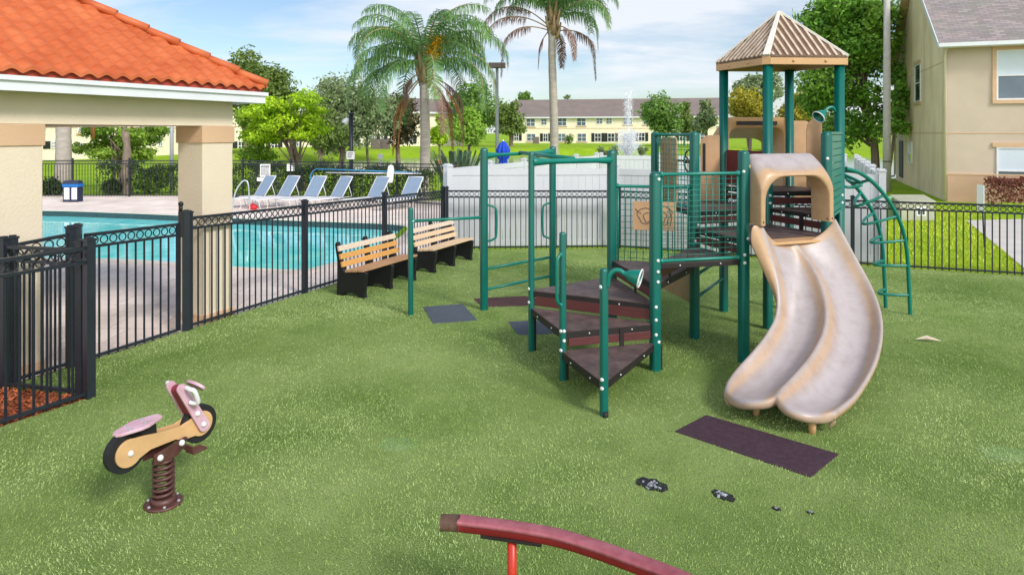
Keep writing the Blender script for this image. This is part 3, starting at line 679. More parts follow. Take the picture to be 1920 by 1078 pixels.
bp=N(n,'ShaderNodeBump',Strength=.8,Distance=.006); L(ck.outputs['Distance'],bp.inputs['Height']); L(bp.outputs['Normal'],b.inputs['Normal']); M['diamond']=m
def deck(name,pts,z,th=.075,ov=.03,inset=.0):
    P=[V((p[0],p[1])) for p in pts]; c=sum(P,V((0,0)))/len(P)
    Q=[p+(p-c).normalized()*ov for p in P]; q2=[p+(p-c).normalized()*(ov-.012) for p in P]
    o=MB().prism(Q,z-th,z-.004).build(name,'treadedge',ps,bevel=.004)
    MB().prism(q2,z-.003,z+.004).build('tread_surface','diamond',o)
    k=len(Q)
    for i in range(k):
        a,bq=Q[i],Q[(i+1)%k]
        for f in (.28,.72):
            p=a.lerp(bq,f); d=(p-c).normalized().to_3d(); MB().ball((p.x+d.x*.002,p.y+d.y*.002,z-th*.5),.009,6,4).build('rivet','white_bolt',o)
    return o
def riser(a,b,z0,z1,t=.03):
    a=a.to_3d(); b=b.to_3d(); d=(b-a).normalized()*.06
    o=MB().bar(a+d+Z*(z0+z1)/2,b-d+Z*(z0+z1)/2,t,z1-z0).build('riser_board','riser',ps,bevel=.004)
    p=a.lerp(b,.62); nn=d.normalized().cross(Z)
    mb=MB(); mb.bar(p+Z*(z0-.05)+nn*.02,p+Z*(z1+.06)+nn*.02,.05,.012,nn); mb.build('bracket','treadedge',o)
deck('step_tread',[H,E,I],.32); deck('step_tread',[I,E,Cc],.53); deck('step_tread',[Cc,E,D],.735); deck('step_tread',[D,E,J],.95)
riser(I,E,.37,.455); riser(Cc,E,.565,.68); riser(D,E,.785,.88); riser(J,E,1.0,1.10)
deck('platform',[E,Fp,J],1.18,.06,.02); riser(J,Fp,1.23,1.32)
deck('platform',[J,Fp,Gp,Fr],1.40,.06,.02); riser(J,Fr,1.45,1.54); riser(Fr,Gp,1.45,1.535)
deck('platform',[J,Fr,Lp,K],1.615,.06,.02); deck('step_tread',[Fr,Gp,R],1.615,.05,.02); riser(Fr,R,1.665,1.75); riser(Lp,Fr,1.665,1.75)
deck('platform',[Fr,R,Bk,Lp],1.83,.06,.02)
# ---- wire guard panels
def guard(a,b,z0,z1,nv,nh,name='guard_panel',frame=True):
    a=a.to_3d(); b=b.to_3d(); d=(b-a).normalized()
    pa,pb=a+d*.05,b-d*.05
    for z in (z0,z1): o=MB().tube([pa,pa+d*.03,pa+d*.05,pb-d*.05,pb-d*.03,pb],[.03,.034,.020,.020,.034,.03],10).build('guard_rail','greenp',ps) if 0 else MB().tube([pa+Z*z,pa+d*.03+Z*z,pa+d*.05+Z*z,pb-d*.05+Z*z,pb-d*.03+Z*z,pb+Z*z],[.03,.034,.020,.020,.034,.03],10).build('guard_rail','greenp',ps)
    mb=MB(); Ln=(b-a).length
    for i in range(1,nv):
        p=a+d*(Ln*i/nv); r=.0042
        if i in (1,nv-1): r=.011
        mb.tube([p+Z*z0,p+Z*z1],r,6)
    fa_,fb_=a+d*(Ln/nv),b-d*(Ln/nv)
    for i in range(1,nh):
        z=z0+(z1-z0)*i/nh; mb.tube([fa_+Z*z,fb_+Z*z],.0036,6)
    mb.build('wire_grid','greenp',o); return o
guard(E,Fp,1.205,2.15,14,16); g2=guard(D,J,.915,1.915,13,13); guard(J,K,1.66,2.58,13,14)
# scribble board on the D-J guard
def scribble(parent,P0,P1,pts_list,z0,z1,push):
    P0=P0.to_3d(); P1=P1.to_3d(); d=(P1-P0).normalized(); nn=d.cross(Z)
    if nn.y>0: nn=-nn
    o=MB().slab(P0+nn*push,d,Z,[(0,z0),((P1-P0).length,z0),((P1-P0).length,z1),(0,z1)],.018).build('activity_board','tanboard',ps,bevel=.004)
    mb=MB()
    for pl in pts_list:
        mb.tube([P0+nn*(push+.0105)+d*x+Z*z for x,z in pl],.0042,5)
    mb.build('engraved_track','ink',o)
q0=onplane(1187,400,D,J).to_2d(); q1=onplane(1268,400,D,J).to_2d(); W=(q1-q0).length
zt_,zb_=onplane(1187,377,D,J).z,onplane(1187,430,D,J).z
def loop(cx,cz,rx,rz,t0,t1,w=0,k=40): return [(cx+(rx+w*math.sin(3*(t0+(t1-t0)*i/k)))*math.cos(t0+(t1-t0)*i/k),cz+rz*math.sin(t0+(t1-t0)*i/k)) for i in range(k+1)]
mz=(zt_+zb_)/2
scribble(g2,q0,q1,[loop(W*.3,mz,.1,.10,0,7.5,.02),loop(W*.34,mz-.02,.045,.06,1,7.0,.01),loop(W*.72,mz+.01,.085,.12,0,6.6,.03),loop(W*.68,mz-.01,.05,.07,2,8.6,.015),[(W*.06,mz+.09),(W*.12,mz+.05),(W*.2,mz+.03)],[(W*.86,mz-.12),(W*.9,mz-.02),(W*.84,mz+.1)]],zb_,zt_,.03)
# steering wheel board on the J-K guard
wb0,wb1=onplane(1234,300,J,K).to_2d(),onplane(1263,300,J,K).to_2d()
nn=(K-J).to_3d().cross(Z).normalized(); nn=nn if nn.y>0 else -nn
dK=(K-J).normalized().to_3d(); wl=(wb1-wb0).length
o=MB().slab(wb1.to_3d()+nn*.05,dK,Z,[(0,1.66),(wl,1.66),(wl,2.5),(wl-.03,2.54),(.03,2.54),(0,2.5)],.02).build('wheel_board','tanboard',ps,bevel=.004)
wc=onplane(1279,303,J,K)+nn*.11; rr=.15
mb=MB(); mb.tube([wc+dK*rr*math.cos(a)+Z*rr*math.sin(a) for a in np.linspace(0,2*PI,24,endpoint=False)],.013,8,closed=True)
for a in (.5,2.6,4.71): mb.tube([wc,wc+dK*rr*math.cos(a)+Z*rr*math.sin(a)],.011,6)
mb.tube([wc-nn*.08,wc+nn*.02],.028,10); mb.tube([wc,wb1.to_3d()+nn*.06+Z*wc.z],.012,6); mb.build('steering_wheel','brown',ps)
# tan play panel low between J and K
Ln=(K-J).length; dJ=(K-J).normalized().to_3d()
MB().slab(J.to_3d(),dJ,Z,[(.06,.44),(Ln-.06,.44+.02),(Ln-.06,.86),(Ln*.6,.9),(.2,1.05),(.14,1.27),(.06,1.30)],.02).build('low_panel','tanboard',ps,bevel=.004)
# ladder rungs between J and L
for z in (.80,.51): MB().tube([J.to_3d()+Z*z,Lp.to_3d()+Z*z],.021,10).build('rung','greenp',ps)
# ---- overhead bars, rungs, handles
def flared(a,b,r,name='overhead_bar'):
    a=V(a);b=V(b); d=b-a
    return MB().tube([a,a+d*.04,a+d*.10,a+d*.2,a+d*.8,a+d*.90,a+d*.96,b],[.05,.052,.045,r,r,.045,.052,.05],12).build(name,'greenp',ps)
flared(A.to_3d()+Z*2.27,B.to_3d()+Z*2.30,.026); flared(Cc.to_3d()+Z*2.26,D.to_3d()+Z*2.25,.034)
m1=A.lerp(B,.5).to_3d()+Z*2.30; m2=Cc.lerp(D,.5).to_3d()+Z*2.28
MB().tube([m1,m2],.03,10).build('overhead_beam','greenp',ps)
for z in (.61,.31): MB().tube([A.to_3d()+Z*z,B.to_3d()+Z*z],.021,10).build('rung','greenp',ps)
MB().tube([T.to_3d()+Z*1.35,A.to_3d()+Z*1.37],.021,10).ball(T.to_3d()+Z*1.35+V((.045,.01,0)),.03,8,6).ball(A.to_3d()+Z*1.37-V((.06,.01,0)),.03,8,6).build('turning_bar','greenp',ps)
def handle(p,dirv,z0,z1,out,r=.017,off=.05):
    d=V((dirv[0],dirv[1],0)).normalized(); c=V((p.x,p.y,0))+d*off*.6
    P=[c+Z*z0,c+d*out*.7+Z*(z0+.03),c+d*out+Z*(z0+.1),c+d*out+Z*(z1-.1),c+d*out*.7+Z*(z1-.03),c+Z*z1]
    MB().tube(cr(P,5),r,8).ball(c+Z*z0,.026,8,6).ball(c+Z*z1,.026,8,6).build('grab_handle','greenp',ps)
hz=lambda y,Y: CH-(y-HZ)*Y/F
handle(A,(1,.1),hz(453,9.99),hz(384,9.99),.15); handle(B,(-1,-.2),hz(447,11),hz(380,11),.13); handle(I,(-.6,-.6),hz(572,7.1),hz(478,7.1),.06)
# ---- talk horns
def horn(p,z,path,mouth_dir,L_=.15,r=.082,pr=.022,nm='talk_horn'):
    P=cr([V(q) for q in path],6); e=P[-1]; d=V(mouth_dir).normalized()
    o=MB().tube(P,pr,10).build(nm,'greenp',ps)
    MB().tube([e-d*.01,e+d*.02,e+d*L_*.35,e+d*L_*.75,e+d*L_],[pr,pr*1.2,r*.62,r*.86,r],20,caps=False).tube([e+d*.03,e+d*L_*.5,e+d*L_],[.01,r*.6,r*.96],20,caps=False).build('bell','greenp',o)
    c=e+d*(L_+.001); x=d.orthogonal().normalized(); y=d.cross(x)
    MB().tube([c+(x*math.cos(a)+y*math.sin(a))*r for a in np.linspace(0,2*PI,28,endpoint=False)],.008,6,closed=True).build('rim','white_bolt',o)
b0=V((H.x,H.y,0))
horn(H,1.3,[b0+Z*1.20+V((.03,-.01,0)),b0+Z*1.30+V((.045,-.02,0)),b0+Z*1.35+V((.09,-.03,0)),b0+Z*1.352+V((.14,-.04,0)),b0+Z*1.33+V((.175,-.05,0))],(.85,-.35,-.22))
r0=V((R.x,R.y,0)); zz=CH+48*9.09/F
horn(R,zz,[r0+Z*(zz-.06)+V((-.05,0,0)),r0+Z*(zz-.0)+V((-.1,-.02,0)),r0+Z*(zz-.01)+V((-.17,-.04,0)),r0+Z*(zz-.05)+V((-.22,-.06,0))],(-.72,-.3,-.55),.14,.085)
# ---- louvred wall G-R
a=Gp.to_3d(); d=(R-Gp).to_3d(); Lw=d.length; d.normalize(); nn=d.cross(Z)
if nn.x<0: nn=-nn
p0=a+d*.10+nn*.03; p1=a+d*(Lw-.02)+nn*.03
mb=MB()
for e in (p0,p1): mb.bar(e+Z*1.60,e+Z*2.60,.03,.03)
for z in (1.60,2.60): mb.bar(p0+Z*z-d*.015,p1+Z*z+d*.015,.034,.034)
o=mb.build('slat_wall','greenp',ps,bevel=.004)
mb=MB(); k=11
for i in range(k):
    z=1.625+.955*(i+.5)/k; mb.bar(p0+Z*z,p1+Z*z,.014,.955/k-.010)
mb.build('slats','greenp',o); 
mb=MB(); mb.tube([V((Gp.x-.04,Gp.y,2.02)),V((Gp.x-.14,Gp.y-.02,2.02))],.02,8); mb.build('hood_bracket','tan',ps)
# ---- tower wing panels, arch of the far hood
def wing(p,dirv,name,slot,dz=0):
    d=V((dirv[0],dirv[1],0)).normalized(); o_=p.to_3d()+d*.06; w_=.29
    out=[(0,1.62),(w_,1.62),(w_,2.44+dz)]+[(w_-.13+.13*math.cos(t),2.44+dz+.13*math.sin(t)) for t in np.linspace(0.2,PI/2,7)]+[(0,2.57+dz)]
    o=MB().slab(o_,d,Z,out,.022).build(name,'tanboard',ps,bevel=.004)
    n_=d.cross(Z)
    mb=MB()
    x0,x1,za,zb=slot
    P=[o_+d*x0+Z*za,o_+d*x1+Z*za,o_+d*x1+Z*zb,o_+d*x0+Z*zb]
    for sgn in (1,-1):
        mb.add([q+n_*.0135*sgn for q in P],[(0,1,2,3)] if sgn>0 else [(3,2,1,0)])
    mb.build('slot','treadedge',o)
uL=onplane(1315,300,Lp,Lp+V((-1,-.1)))
wing(Lp,(-1,-.12),'side_panel',(.22,.265,2.05,2.45)); wing(Bk,(1,.08),'side_panel',(.235,.25,1.95,2.6),.21)
wing(R,(.25,.9),'side_panel',(.2,.24,2.0,2.4))
c0=V((R.x-.12,R.y+.25,0)); MB().slab(c0,V((-1,0,0)),Z,[(0,1.85),(.21,1.85),(.21,2.66),(.19,2.74),(.12,2.80),(0,2.80)],.02).build('side_panel','tanboard',ps,bevel=.004)
def archrow(c,d,w_,zb,ztop,rad,k=8):
    P=[c-d*w_/2+Z*zb]
    for t in np.linspace(0,PI/2,k): P.append(c+d*(-w_/2+rad-rad*math.cos(t))+Z*(ztop-rad+rad*math.sin(t)))
    for t in np.linspace(0,PI/2,k): P.append(c+d*(w_/2-rad+rad*math.sin(t))+Z*(ztop-rad+rad*math.cos(t)))
    P.append(c+d*w_/2+Z*zb); return P
def hood(c,d,f,w_,zb,zt,wi,zi,dep,m,name,drop,parent=ps,zn=None,rn=.22):
    rows=[archrow(c,d,w_,zb,zt,.08),archrow(c+f*dep*.10,d,w_+.01,zb,zt-.004,.10),archrow(c+f*dep*.55,d,w_+.05,zb,zt-drop*.40,.15),archrow(c+f*dep*.90,d,w_+.075,zb,zt-drop*.82,.21),archrow(c+f*dep*.98,d,w_+.065,zb,zt-drop*.98,.23),
          archrow(c+f*dep*1.0,d,w_+.01,zb,zt-drop*1.06,.27),archrow(c+f*dep*.985,d,(w_+wi)/2+.0,zb,(zt-drop*1.06+zi)/2+.02,.28),archrow(c+f*dep*.97,d,wi,zb,zi,.27),archrow(c+f*dep*.06,d,wi-.01,zb,(zn or zi+.03)-.008,rn),archrow(c,d,wi-.006,zb,zn or zi+.03,rn),archrow(c-f*.0,d,w_-.002,zb,zt-.001,.08)]
    rows.append(rows[0])
    return MB().grid(rows,True).build(name,m,parent)
# slide material: tan shell whose running surfaces have worn and chalked to a lilac white
m,n,b=nt('slide_plastic'); L=n.links.new
at_=N(n,'ShaderNodeAttribute'); at_.attribute_name='wear'
tc=N(n,'ShaderNodeTexCoord'); mp=N(n,'ShaderNodeMapping'); mp.inputs['Scale'].default_value=(5,1.6,1.6); mp.inputs['Rotation'].default_value=(0,0,.2); L(tc.outputs['Object'],mp.inputs['Vector'])
nz=N(n,'ShaderNodeTexNoise',Scale=1.5,Detail=8.0,Roughness=.62); L(mp.outputs['Vector'],nz.inputs['Vector'])
ma=N(n,'ShaderNodeMath',operation='MULTIPLY_ADD'); L(nz.outputs['Fac'],ma.inputs[0]); ma.inputs[1].default_value=.24; ma.inputs[2].default_value=-.12
ad=N(n,'ShaderNodeMath',operation='ADD'); L(at_.outputs['Fac'],ad.inputs[0]); L(ma.outputs[0],ad.inputs[1])
rp=N(n,'ShaderNodeValToRGB'); el=rp.color_ramp.elements; el[0].position=.20; el[1].position=.50; el[0].color=C(188,154,120); el[1].color=C(170,156,150)
e=el.new(.85); e.color=C(174,165,167); L(ad.outputs[0],rp.inputs['Fac'])
n2=N(n,'ShaderNodeTexNoise',Scale=7.0,Detail=8.0,Roughness=.7); L(tc.outputs['Object'],n2.inputs['Vector'])
r2=N(n,'ShaderNodeValToRGB'); r2.color_ramp.elements[0].position=.3; r2.color_ramp.elements[1].position=.55; r2.color_ramp.elements[0].color=(.84,.81,.80,1); r2.color_ramp.elements[1].color=(1,1,1,1); L(n2.outputs['Fac'],r2.inputs['Fac'])
mx=N(n,'ShaderNodeMix',data_type='RGBA',blend_type='MULTIPLY'); mx.inputs[0].default_value=1; L(rp.outputs['Color'],mx.inputs[6]); L(r2.outputs['Color'],mx.inputs[7])
L(mx.outputs[2],b.inputs['Base Color']); b.inputs['Roughness'].default_value=.38
M['slide']=m
def wear(o,f):
    a_=o.data.attributes.new('wear','FLOAT','POINT'); c=o.location
    a_.data.foreach_set('value',[max(0,min(1,f(V(v.co)+c,v))) for v in o.data.vertices])
wdir=(Gp-Fp).normalized().to_3d(); fdir=V((wdir.y,-wdir.x,0)); Mid=((Fp+Gp)/2).to_3d()+wdir*.0
# bed
LR=[(1430,424,7.53),(1451,490,7.42),(1461,545,7.29),(1459,590,7.14),(1442,625,6.97),(1416,659,6.80),(1388,690,6.65),(1369,716,6.50),(1364,735,6.36)]
RG=[(1484,446,7.74),(1512,479,7.62),(1536,520,7.36),(1549,568,7.08),(1546,613,6.83),(1524,658,6.58),(1492,697,6.34),(1468,725,6.15),(1457,742,6.02)]
RR=[(1563,410,7.88),(1597,475,7.64),(1627,530,7.42),(1645,578,7.12),(1649,625,6.80),(1636,680,6.46),(1606,732,6.17),(1582,757,5.99),(1562,772,5.87)]
dep_=[.11,.14,.16,.18,.19,.19,.17,.10,.05]
SUB=5
cl=lambda T_: cr([at(*q) for q in T_],SUB)
lr,rg,rr_=cl(LR),cl(RG),cl(RR); ns=len(lr)
rows=[]; wr=[]
for i in range(ns):
    t=i/(ns-1); k=min(int(t*8),7); f=t*8-k; dp=dep_[k]*(1-f)+dep_[k+1]*f
    l_,g_,r_=lr[i],rg[i],rr_[i]
    j=min(max(i,1),ns-2); fw=(rg[j+1]-rg[j-1]); fw.z=0; fw.normalize()
    gh=g_-Z*(.015*(1-t)**3)     # ridge barely shows at the very top
    row=[]; ww=[]
    x=(r_-l_); x.z=0; x.normalize()
    sk_=.20*(1-.55*t); fl_=max(0,1-t/.30)
    for kk,(ox,oz) in enumerate(((.02*(1-fl_)-fl_*.165,-sk_),(-.005-fl_*.16,-sk_*.5*(1-fl_)+.03*fl_),(-.025-fl_*.06,-.03*(1-fl_)+.012*fl_),(-.022,-.006),(-.006,.004))): row.append(l_+x*ox+Z*oz); ww.append(.1 if kk<3 else .55)
    ex=.0 if t<.72 else ((t-.72)/.28)**2
    def chute(p,q,e0):
        na=13
        for a_ in range(1,na):
            u=a_/na; s_=math.sin(PI*u); dd=-dp*min(1,s_**.55*1.03)
            push=fw*(ex*e0*s_**.8)+Z*(ex*.03*s_-ex*.0)
            row.append(p.lerp(q,u)+Z*dd*(1-.2*ex)+push); ww.append(.22+.75*min(1,(s_*1.25)**2.2) if t>.04 else .3)
    chute(l_,gh,.17); row.append(gh+Z*.006); ww.append(.62)
    chute(gh,r_,.19)
    for kk,(ox,oz) in enumerate(((.006,.004),(.022,-.006),(.025,-.03),(.005,-sk_*.55),(-.03,-sk_))): row.append(r_+x*ox+Z*oz); ww.append(.55 if kk<2 else .1)
    rows.append(row); wr.append(ww)
# front lip rolls under
last=rows[-1]; fw=(rg[-1]-rg[-4]); fw.z=0; fw.normalize()
for dz,df in ((-.022,.022),(-.055,.018),(-.075,-.02)):
    rows.append([p+Z*dz+fw*df for p in last]); wr.append([.35]*len(last))
W_=[x for r in wr for x in r]
sl=MB().grid(rows,True).build('slide','slide',ps)
a_=sl.data.attributes.new('wear','FLOAT','POINT'); a_.data.foreach_set('value',W_)
so_=sl.modifiers.new('shell','SOLIDIFY'); so_.thickness=.012; so_.offset=-1
ss=sl.modifiers.new('smooth','SUBSURF'); ss.levels=1; ss.render_levels=1
Mh=Mid-wdir*.06
hd=hood(Mh-fdir*.02,wdir,fdir,.97,1.585,2.365,.895,2.105,.28,'slide','slide_hood',.225,sl)
wear(hd,lambda p,v:(.62 if (p.z>2.18) else .12)+(.35 if p.z>2.26 else 0)-max(0,((p-Mid).dot(fdir)-.215))*9)
hd.modifiers.new('smooth','SUBSURF').render_levels=2
# seam screws and side collars of the hood
mb=MB()
for sx in (-.40,-.49,.42,.49): mb.ball(Mh+fdir*.255+wdir*sx*1.0+Z*1.625,.012,8,6)
mb.build('screws','brown',hd)
mb=MB(); mb.tube([V((Fp.x+.04,Fp.y+.0,2.22)),V((Fp.x+.16,Fp.y+.02,2.22))],.018,8).ball(V((Fp.x+.06,Fp.y-.01,2.22)),.03,8,6); mb.build('hood_bracket','tan',ps)
e0=[lr[0]-Z*.16,rr_[0]-Z*.2]; zl=1.388
pl=[Fp.lerp(Gp,.09),Fp.lerp(Gp,.90),(rr_[1].x-.03,rr_[1].y),(lr[1].x+.03,lr[1].y)]
MB().prism(pl,zl-.03,zl).build('entry_lip','tan',sl,bevel=.006)
# slide feet
for px,py in ((1418,782),(1523,817)):
    g=G(px,py); MB().tube([g+Z*.0,g+Z*.17],[.028,.036],12).build('slide_leg','tan',sl)
# far hood on the tower's back face
bd=(Bk-Lp).normalized().to_3d(); bf=V((-bd.y,bd.x,0)); bm=((Lp+Bk)/2).to_3d()
ho=hood(bm,bd,bf,.95,1.80,2.83,.83,2.52,.55,'tan','back_hood',.22,zn=2.685,rn=.13)
mb=MB(); mb.bar(bm-bd*.3-bf*.012+Z*2.745,bm+bd*.3-bf*.012+Z*2.745,.02,.055); mb.build('recess','treadedge',ho)  # dark strip, shade of the hood slot put in as colour
mb=MB(); 
fw2=bm+bf*.3
mb.bar(Lp.lerp(Fr,.08).to_3d()+Z*2.11,Lp.lerp(Fr,.92).to_3d()+Z*2.11,.02,.5); mb.build('maroon_panel','maroonp',ps)
# ---- tower roof
ct=((Fr+R+Bk+Lp)/4).to_3d(); kx=1.20
cor=[ct+(p.to_3d()-ct)*kx for p in (Fr,R,Bk,Lp)]
# flush corners with a short chamfer, as the moulded skirt has
ze0,ze1=3.50,3.61; apex=ct+Z*4.27
rim=[]
for i in range(4):
    a,b_,c=cor[i-1],cor[i],cor[(i+1)%4]; rim+=[b_.lerp(a,.06),b_.lerp(c,.06)]
mb=MB(); k=8
inn=[p+(ct-p)*.06 for p in rim]
mb.add([p+Z*ze0 for p in rim]+[p+Z*ze1 for p in rim]+[p+Z*ze1 for p in inn]+[p+Z*ze0 for p in inn],[(i+o*8,(i+1)%k+o*8,(i+1)%k+(o+1)%4*8,i+(o+1)%4*8) for i in range(k) for o in range(4)])
ro=mb.build('tower_roof','tan',ps,bevel=.006)
for i in range(4):
    a,b_=rim[i*2+1],rim[(i*2+2)%8]
    for f in (.3,.72):
        p=a.lerp(b_,f)+Z*(ze0+.05); d=(p-ct); d.z=0; MB().ball(p+d.normalized()*.004,.018,8,6).build('bolt','tan',ro)
for i in range(4):
    a,b_=rim[i*2+1]+Z*ze1,rim[(i*2+2)%8]+Z*ze1
    MB().add([a,b_,apex,a-Z*.02,b_-Z*.02,apex-Z*.03],[(0,1,2),(5,4,3),(0,3,4,1)]).build('roof_sheet','roofbrown',ro)
    mb=MB(); e=(b_-a); nrm=e.cross(apex-a).normalized(); nrm=nrm if nrm.z>0 else -nrm
    mid=a.lerp(b_,.5); up=(apex-mid)
    for q in np.linspace(-.46,.46,11):
        f=1-abs(q)*2; 
        if f<.04: continue
        s0=mid+e*q+nrm*.008; s1=s0+up*f*.985
        s0=s0+up*.01
        mb.bar(s0,s1,.032,.026,nrm)
    mb.build('roof_ribs','roofrib',ro,bevel=.004)
mb=MB()
for p,q in ((0,1),(2,3),(4,5),(6,7)):
    m_=rim[p].lerp(rim[q],.5)+Z*(ze1-.0)
    w_=(rim[q]-rim[p]).normalized(); out=(m_-ct); out.z=0; out.normalize(); nn=(w_.cross(apex-m_)).normalized(); nn=nn if nn.z>0 else -nn
    s0=m_+nn*.012; s1=apex+nn*.012
    mb.hexa([s0-w_*.048-nn*.01,s0+w_*.048-nn*.01,s1+w_*.022-nn*.01,s1-w_*.022-nn*.01],[s0-w_*.044+nn*.022,s0+w_*.044+nn*.022,s1+w_*.02+nn*.022,s1-w_*.02+nn*.022])
mb.ball(apex+Z*.0,.03,8,6)
mb.build('hip_caps','roofcap',ro,bevel=.004)
# ---- arched climber on the right
c0=V((4.50,9.28)); c1=V((5.66,9.70)); c1b=V((5.52,10.08)); c0b=V((4.36,9.66))
def rail(pxs,P,Q,base):
    pts=[onplane(x,y,P,Q) for x,y in pxs]; pts.append(base.to_3d()); return cr(pts,6)
r1=rail([(1586,316),(1613,325),(1640,345),(1667,378),(1689,420),(1700,468),(1704,530)],c0,c1,c1)
def rail2():
    out=[]
    for p in r1:
        q=p.copy(); d=(c1b-c1).to_3d(); out.append(q+d)
    return out
r2=[V((p.x,p.y,p.z)) for p in rail2()]
climb=MB().tube(r1,.027,10).build('arch_rail','greenp',ps); MB().tube(r2,.027,10).build('arch_rail','greenp',ps)
dd=(c1b-c1).to_3d(); inw=(c0-c1).normalized().to_3d()
def rungat(f,bulge,dz=0):
    i=int(f*(len(r1)-1)); p=r1[i]; q=r2[i]
    P=[p,p.lerp(q,.2)+inw*bulge*.62+Z*dz*.6,p.lerp(q,.5)+inw*bulge+Z*dz,p.lerp(q,.8)+inw*bulge*.62+Z*dz*.6,q]
    MB().tube(cr(P,6),.020,8).build('loop_rung','greenp',ps)
for f,bl,dz in ((.14,.0,0),(.26,.08,-.06),(.40,.30,-.16),(.54,.40,-.12),(.68,.40,-.04),(.80,.38,0),(.905,.32,0)): rungat(f,bl,dz)
MB().tube(cr([R.to_3d()+Z*2.25+V((.05,.1,0)),R.to_3d()+Z*2.0+V((.1,.3,0)),R.to_3d()+Z*1.85+V((.3,.42,0)),R.to_3d()+Z*1.9+V((.5,.40,0)),r2[6]],6),.022,8).build('arch_rail','greenp',ps)
# ------------------------------------------------------------------ spring rider shaped as a bicycle
bc=V((-2.43,4.76,0)); bd_=V((.5,.866,0)); bn=V((.866,-.5,0))      # heading and side facing the camera
bk=thing('spring_rider','small bicycle shaped spring rider with pink seat and fork on a brown coil spring','spring rider',bc)
def BP(x,z,off=0): return bc+bd_*x+Z*z+bn*off
zc=.485
mb=MB(); mb.tube([bc+Z*.018,bc+Z*.034,bc+Z*.04],[.125,.125,.116],28).tube([bc+Z*.03,bc+Z*.075],[.088,.074],24)
o=mb.build('base_plate','brown',bk)
mb=MB()
for i in range(6): mb.ball(bc+V((.106*math.cos(i*PI/3),.106*math.sin(i*PI/3),.042)),.011,8,5)
mb.build('bolts','metal',o)
tt=np.linspace(0,1,7*16+1); mb=MB(); mb.tube([bc+V((.063*math.cos(2*PI*7*t),.063*math.sin(2*PI*7*t),.07+.265*t)) for t in tt],.0125,8); mb.build('coil_spring','brown',bk)
mb=MB(); mb.tube([bc+Z*.325,bc+Z*.37],[.068,.064],20); 
for s in (-1,1): mb.slab(BP(0,0,s*.062),bd_,Z,[(-.11,.345),(.06,.345),(.12,.40),(.14,.445),(.12,.455),(-.11,.415)],.014)
o=mb.build('mount_bracket','brown',bk,bevel=.003)
mb=MB()
for x,z in ((-.07,.385),(.09,.425)): MB().ball(BP(x,z,.072),.022,10,6).build('bolt','white_bolt',o)
for x,zw in ((-.27,.492),(.27,.482)):
    mb=MB(); mb.disc(BP(x,zw,0),bn,.134,.05,40); mb.build('wheel','rubber',bk,bevel=.008)
# frame board : two discs joined by a waist
def frame_outline():
    P=[]
    for t in np.linspace(math.radians(70),math.radians(318),22): P.append((-.265+.091*math.cos(t),.488+.091*math.sin(t)))
    P+=[(-.12,.455),(.06,.452)]
    P+=[(.13,.425)]
    for t in np.linspace(math.radians(232),math.radians(478),22): P.append((.27+.087*math.cos(t),.488+.087*math.sin(t)))
    P+=[(.17,.545),(.10,.53),(-.06,.545),(-.16,.565)]
    return P
fo=frame_outline()
for s in (-1,1):
    o=MB().slab(BP(0,0,s*.036),bd_,Z,fo,.018).build('frame_board','bikeboard',bk,bevel=.003)
    if s==1: MB().ball(BP(-.26,.485,.046),.02,10,6).build('bolt','white_bolt',o)
# fork plates
def capsule(x0,z0,x1,z1,r0,r1,k=9):
    a=math.atan2(z1-z0,x1-x0); P=[]
    for t in np.linspace(a+PI/2,a+3*PI/2,k): P.append((x0+r0*math.cos(t),z0+r0*math.sin(t)))
    for t in np.linspace(a-PI/2,a+PI/2,k): P.append((x1+r1*math.cos(t),z1+r1*math.sin(t)))
    return P
for s in (-1,1):
    o=MB().slab(BP(0,0,s*.060),bd_,Z,capsule(.275,.475,.095,.80,.042,.034),.018).build('fork_plate','pink',bk,bevel=.003)
    for x,z in ((.265,.49),(.215,.585)): MB().ball(BP(x,z,s*.07),.02,10,6).build('bolt','white_bolt',o)
MB().slab(BP(0,0,0),bd_,Z,capsule(.22,.575,.12,.77,.034,.034),.095).build('fork_spacer','maroon',bk,bevel=.003)
# grips : white bent handles either side
for s in (-1,1):
    P=[BP(.125,.80,s*.072),BP(.118,.80,s*.125),BP(.135,.785,s*.15),BP(.17,.70,s*.14),BP(.165,.685,s*.11),BP(.15,.69,s*.075)]
    MB().tube(cr(P,6),.016,10).build('hand_grip','white',bk)
# front fairing disc
q=[(.09*math.cos(t),.055*math.sin(t)) for t in np.linspace(0,2*PI,24,endpoint=False)]
axm=(bd_*.72-Z*.7).normalized()
MB().slab(BP(.25,.765,0),bn,axm,[(p[0],p[1]) for p in q],.022).build('front_shield','pink',bk,bevel=.004)
# seat
sp_=[(-.17,.05),(-.185,.03),(-.185,-.03),(-.17,-.05),(-.05,-.105),(.0,-.105),(.125,-.055),(.15,-.025),(.15,.025),(.125,.055),(0,.105),(-.05,.105)]
sp_=[(-x*.95,y*.78) for x,y in sp_]
sx=(bd_*.998+Z*.05).normalized()
o=MB().slab(BP(-.20,.632,0),sx,bn,sp_,.022).build('seat','pink',bk,bevel=.006)
mb=MB()
for x,y in ((-.06,.05),(.05,.04),(-.05,-.05),(.06,-.04)): mb.ball(BP(-.20,.644,0)+sx*x+bn*y*.8,.011,8,5)
mb.build('screws','metal',o)
MB().slab(BP(0,0,0),bd_,Z,[(-.29,.55),(-.06,.53),(-.07,.62),(-.28,.612)],.05).build('seat_support','blackpl',bk,bevel=.004)
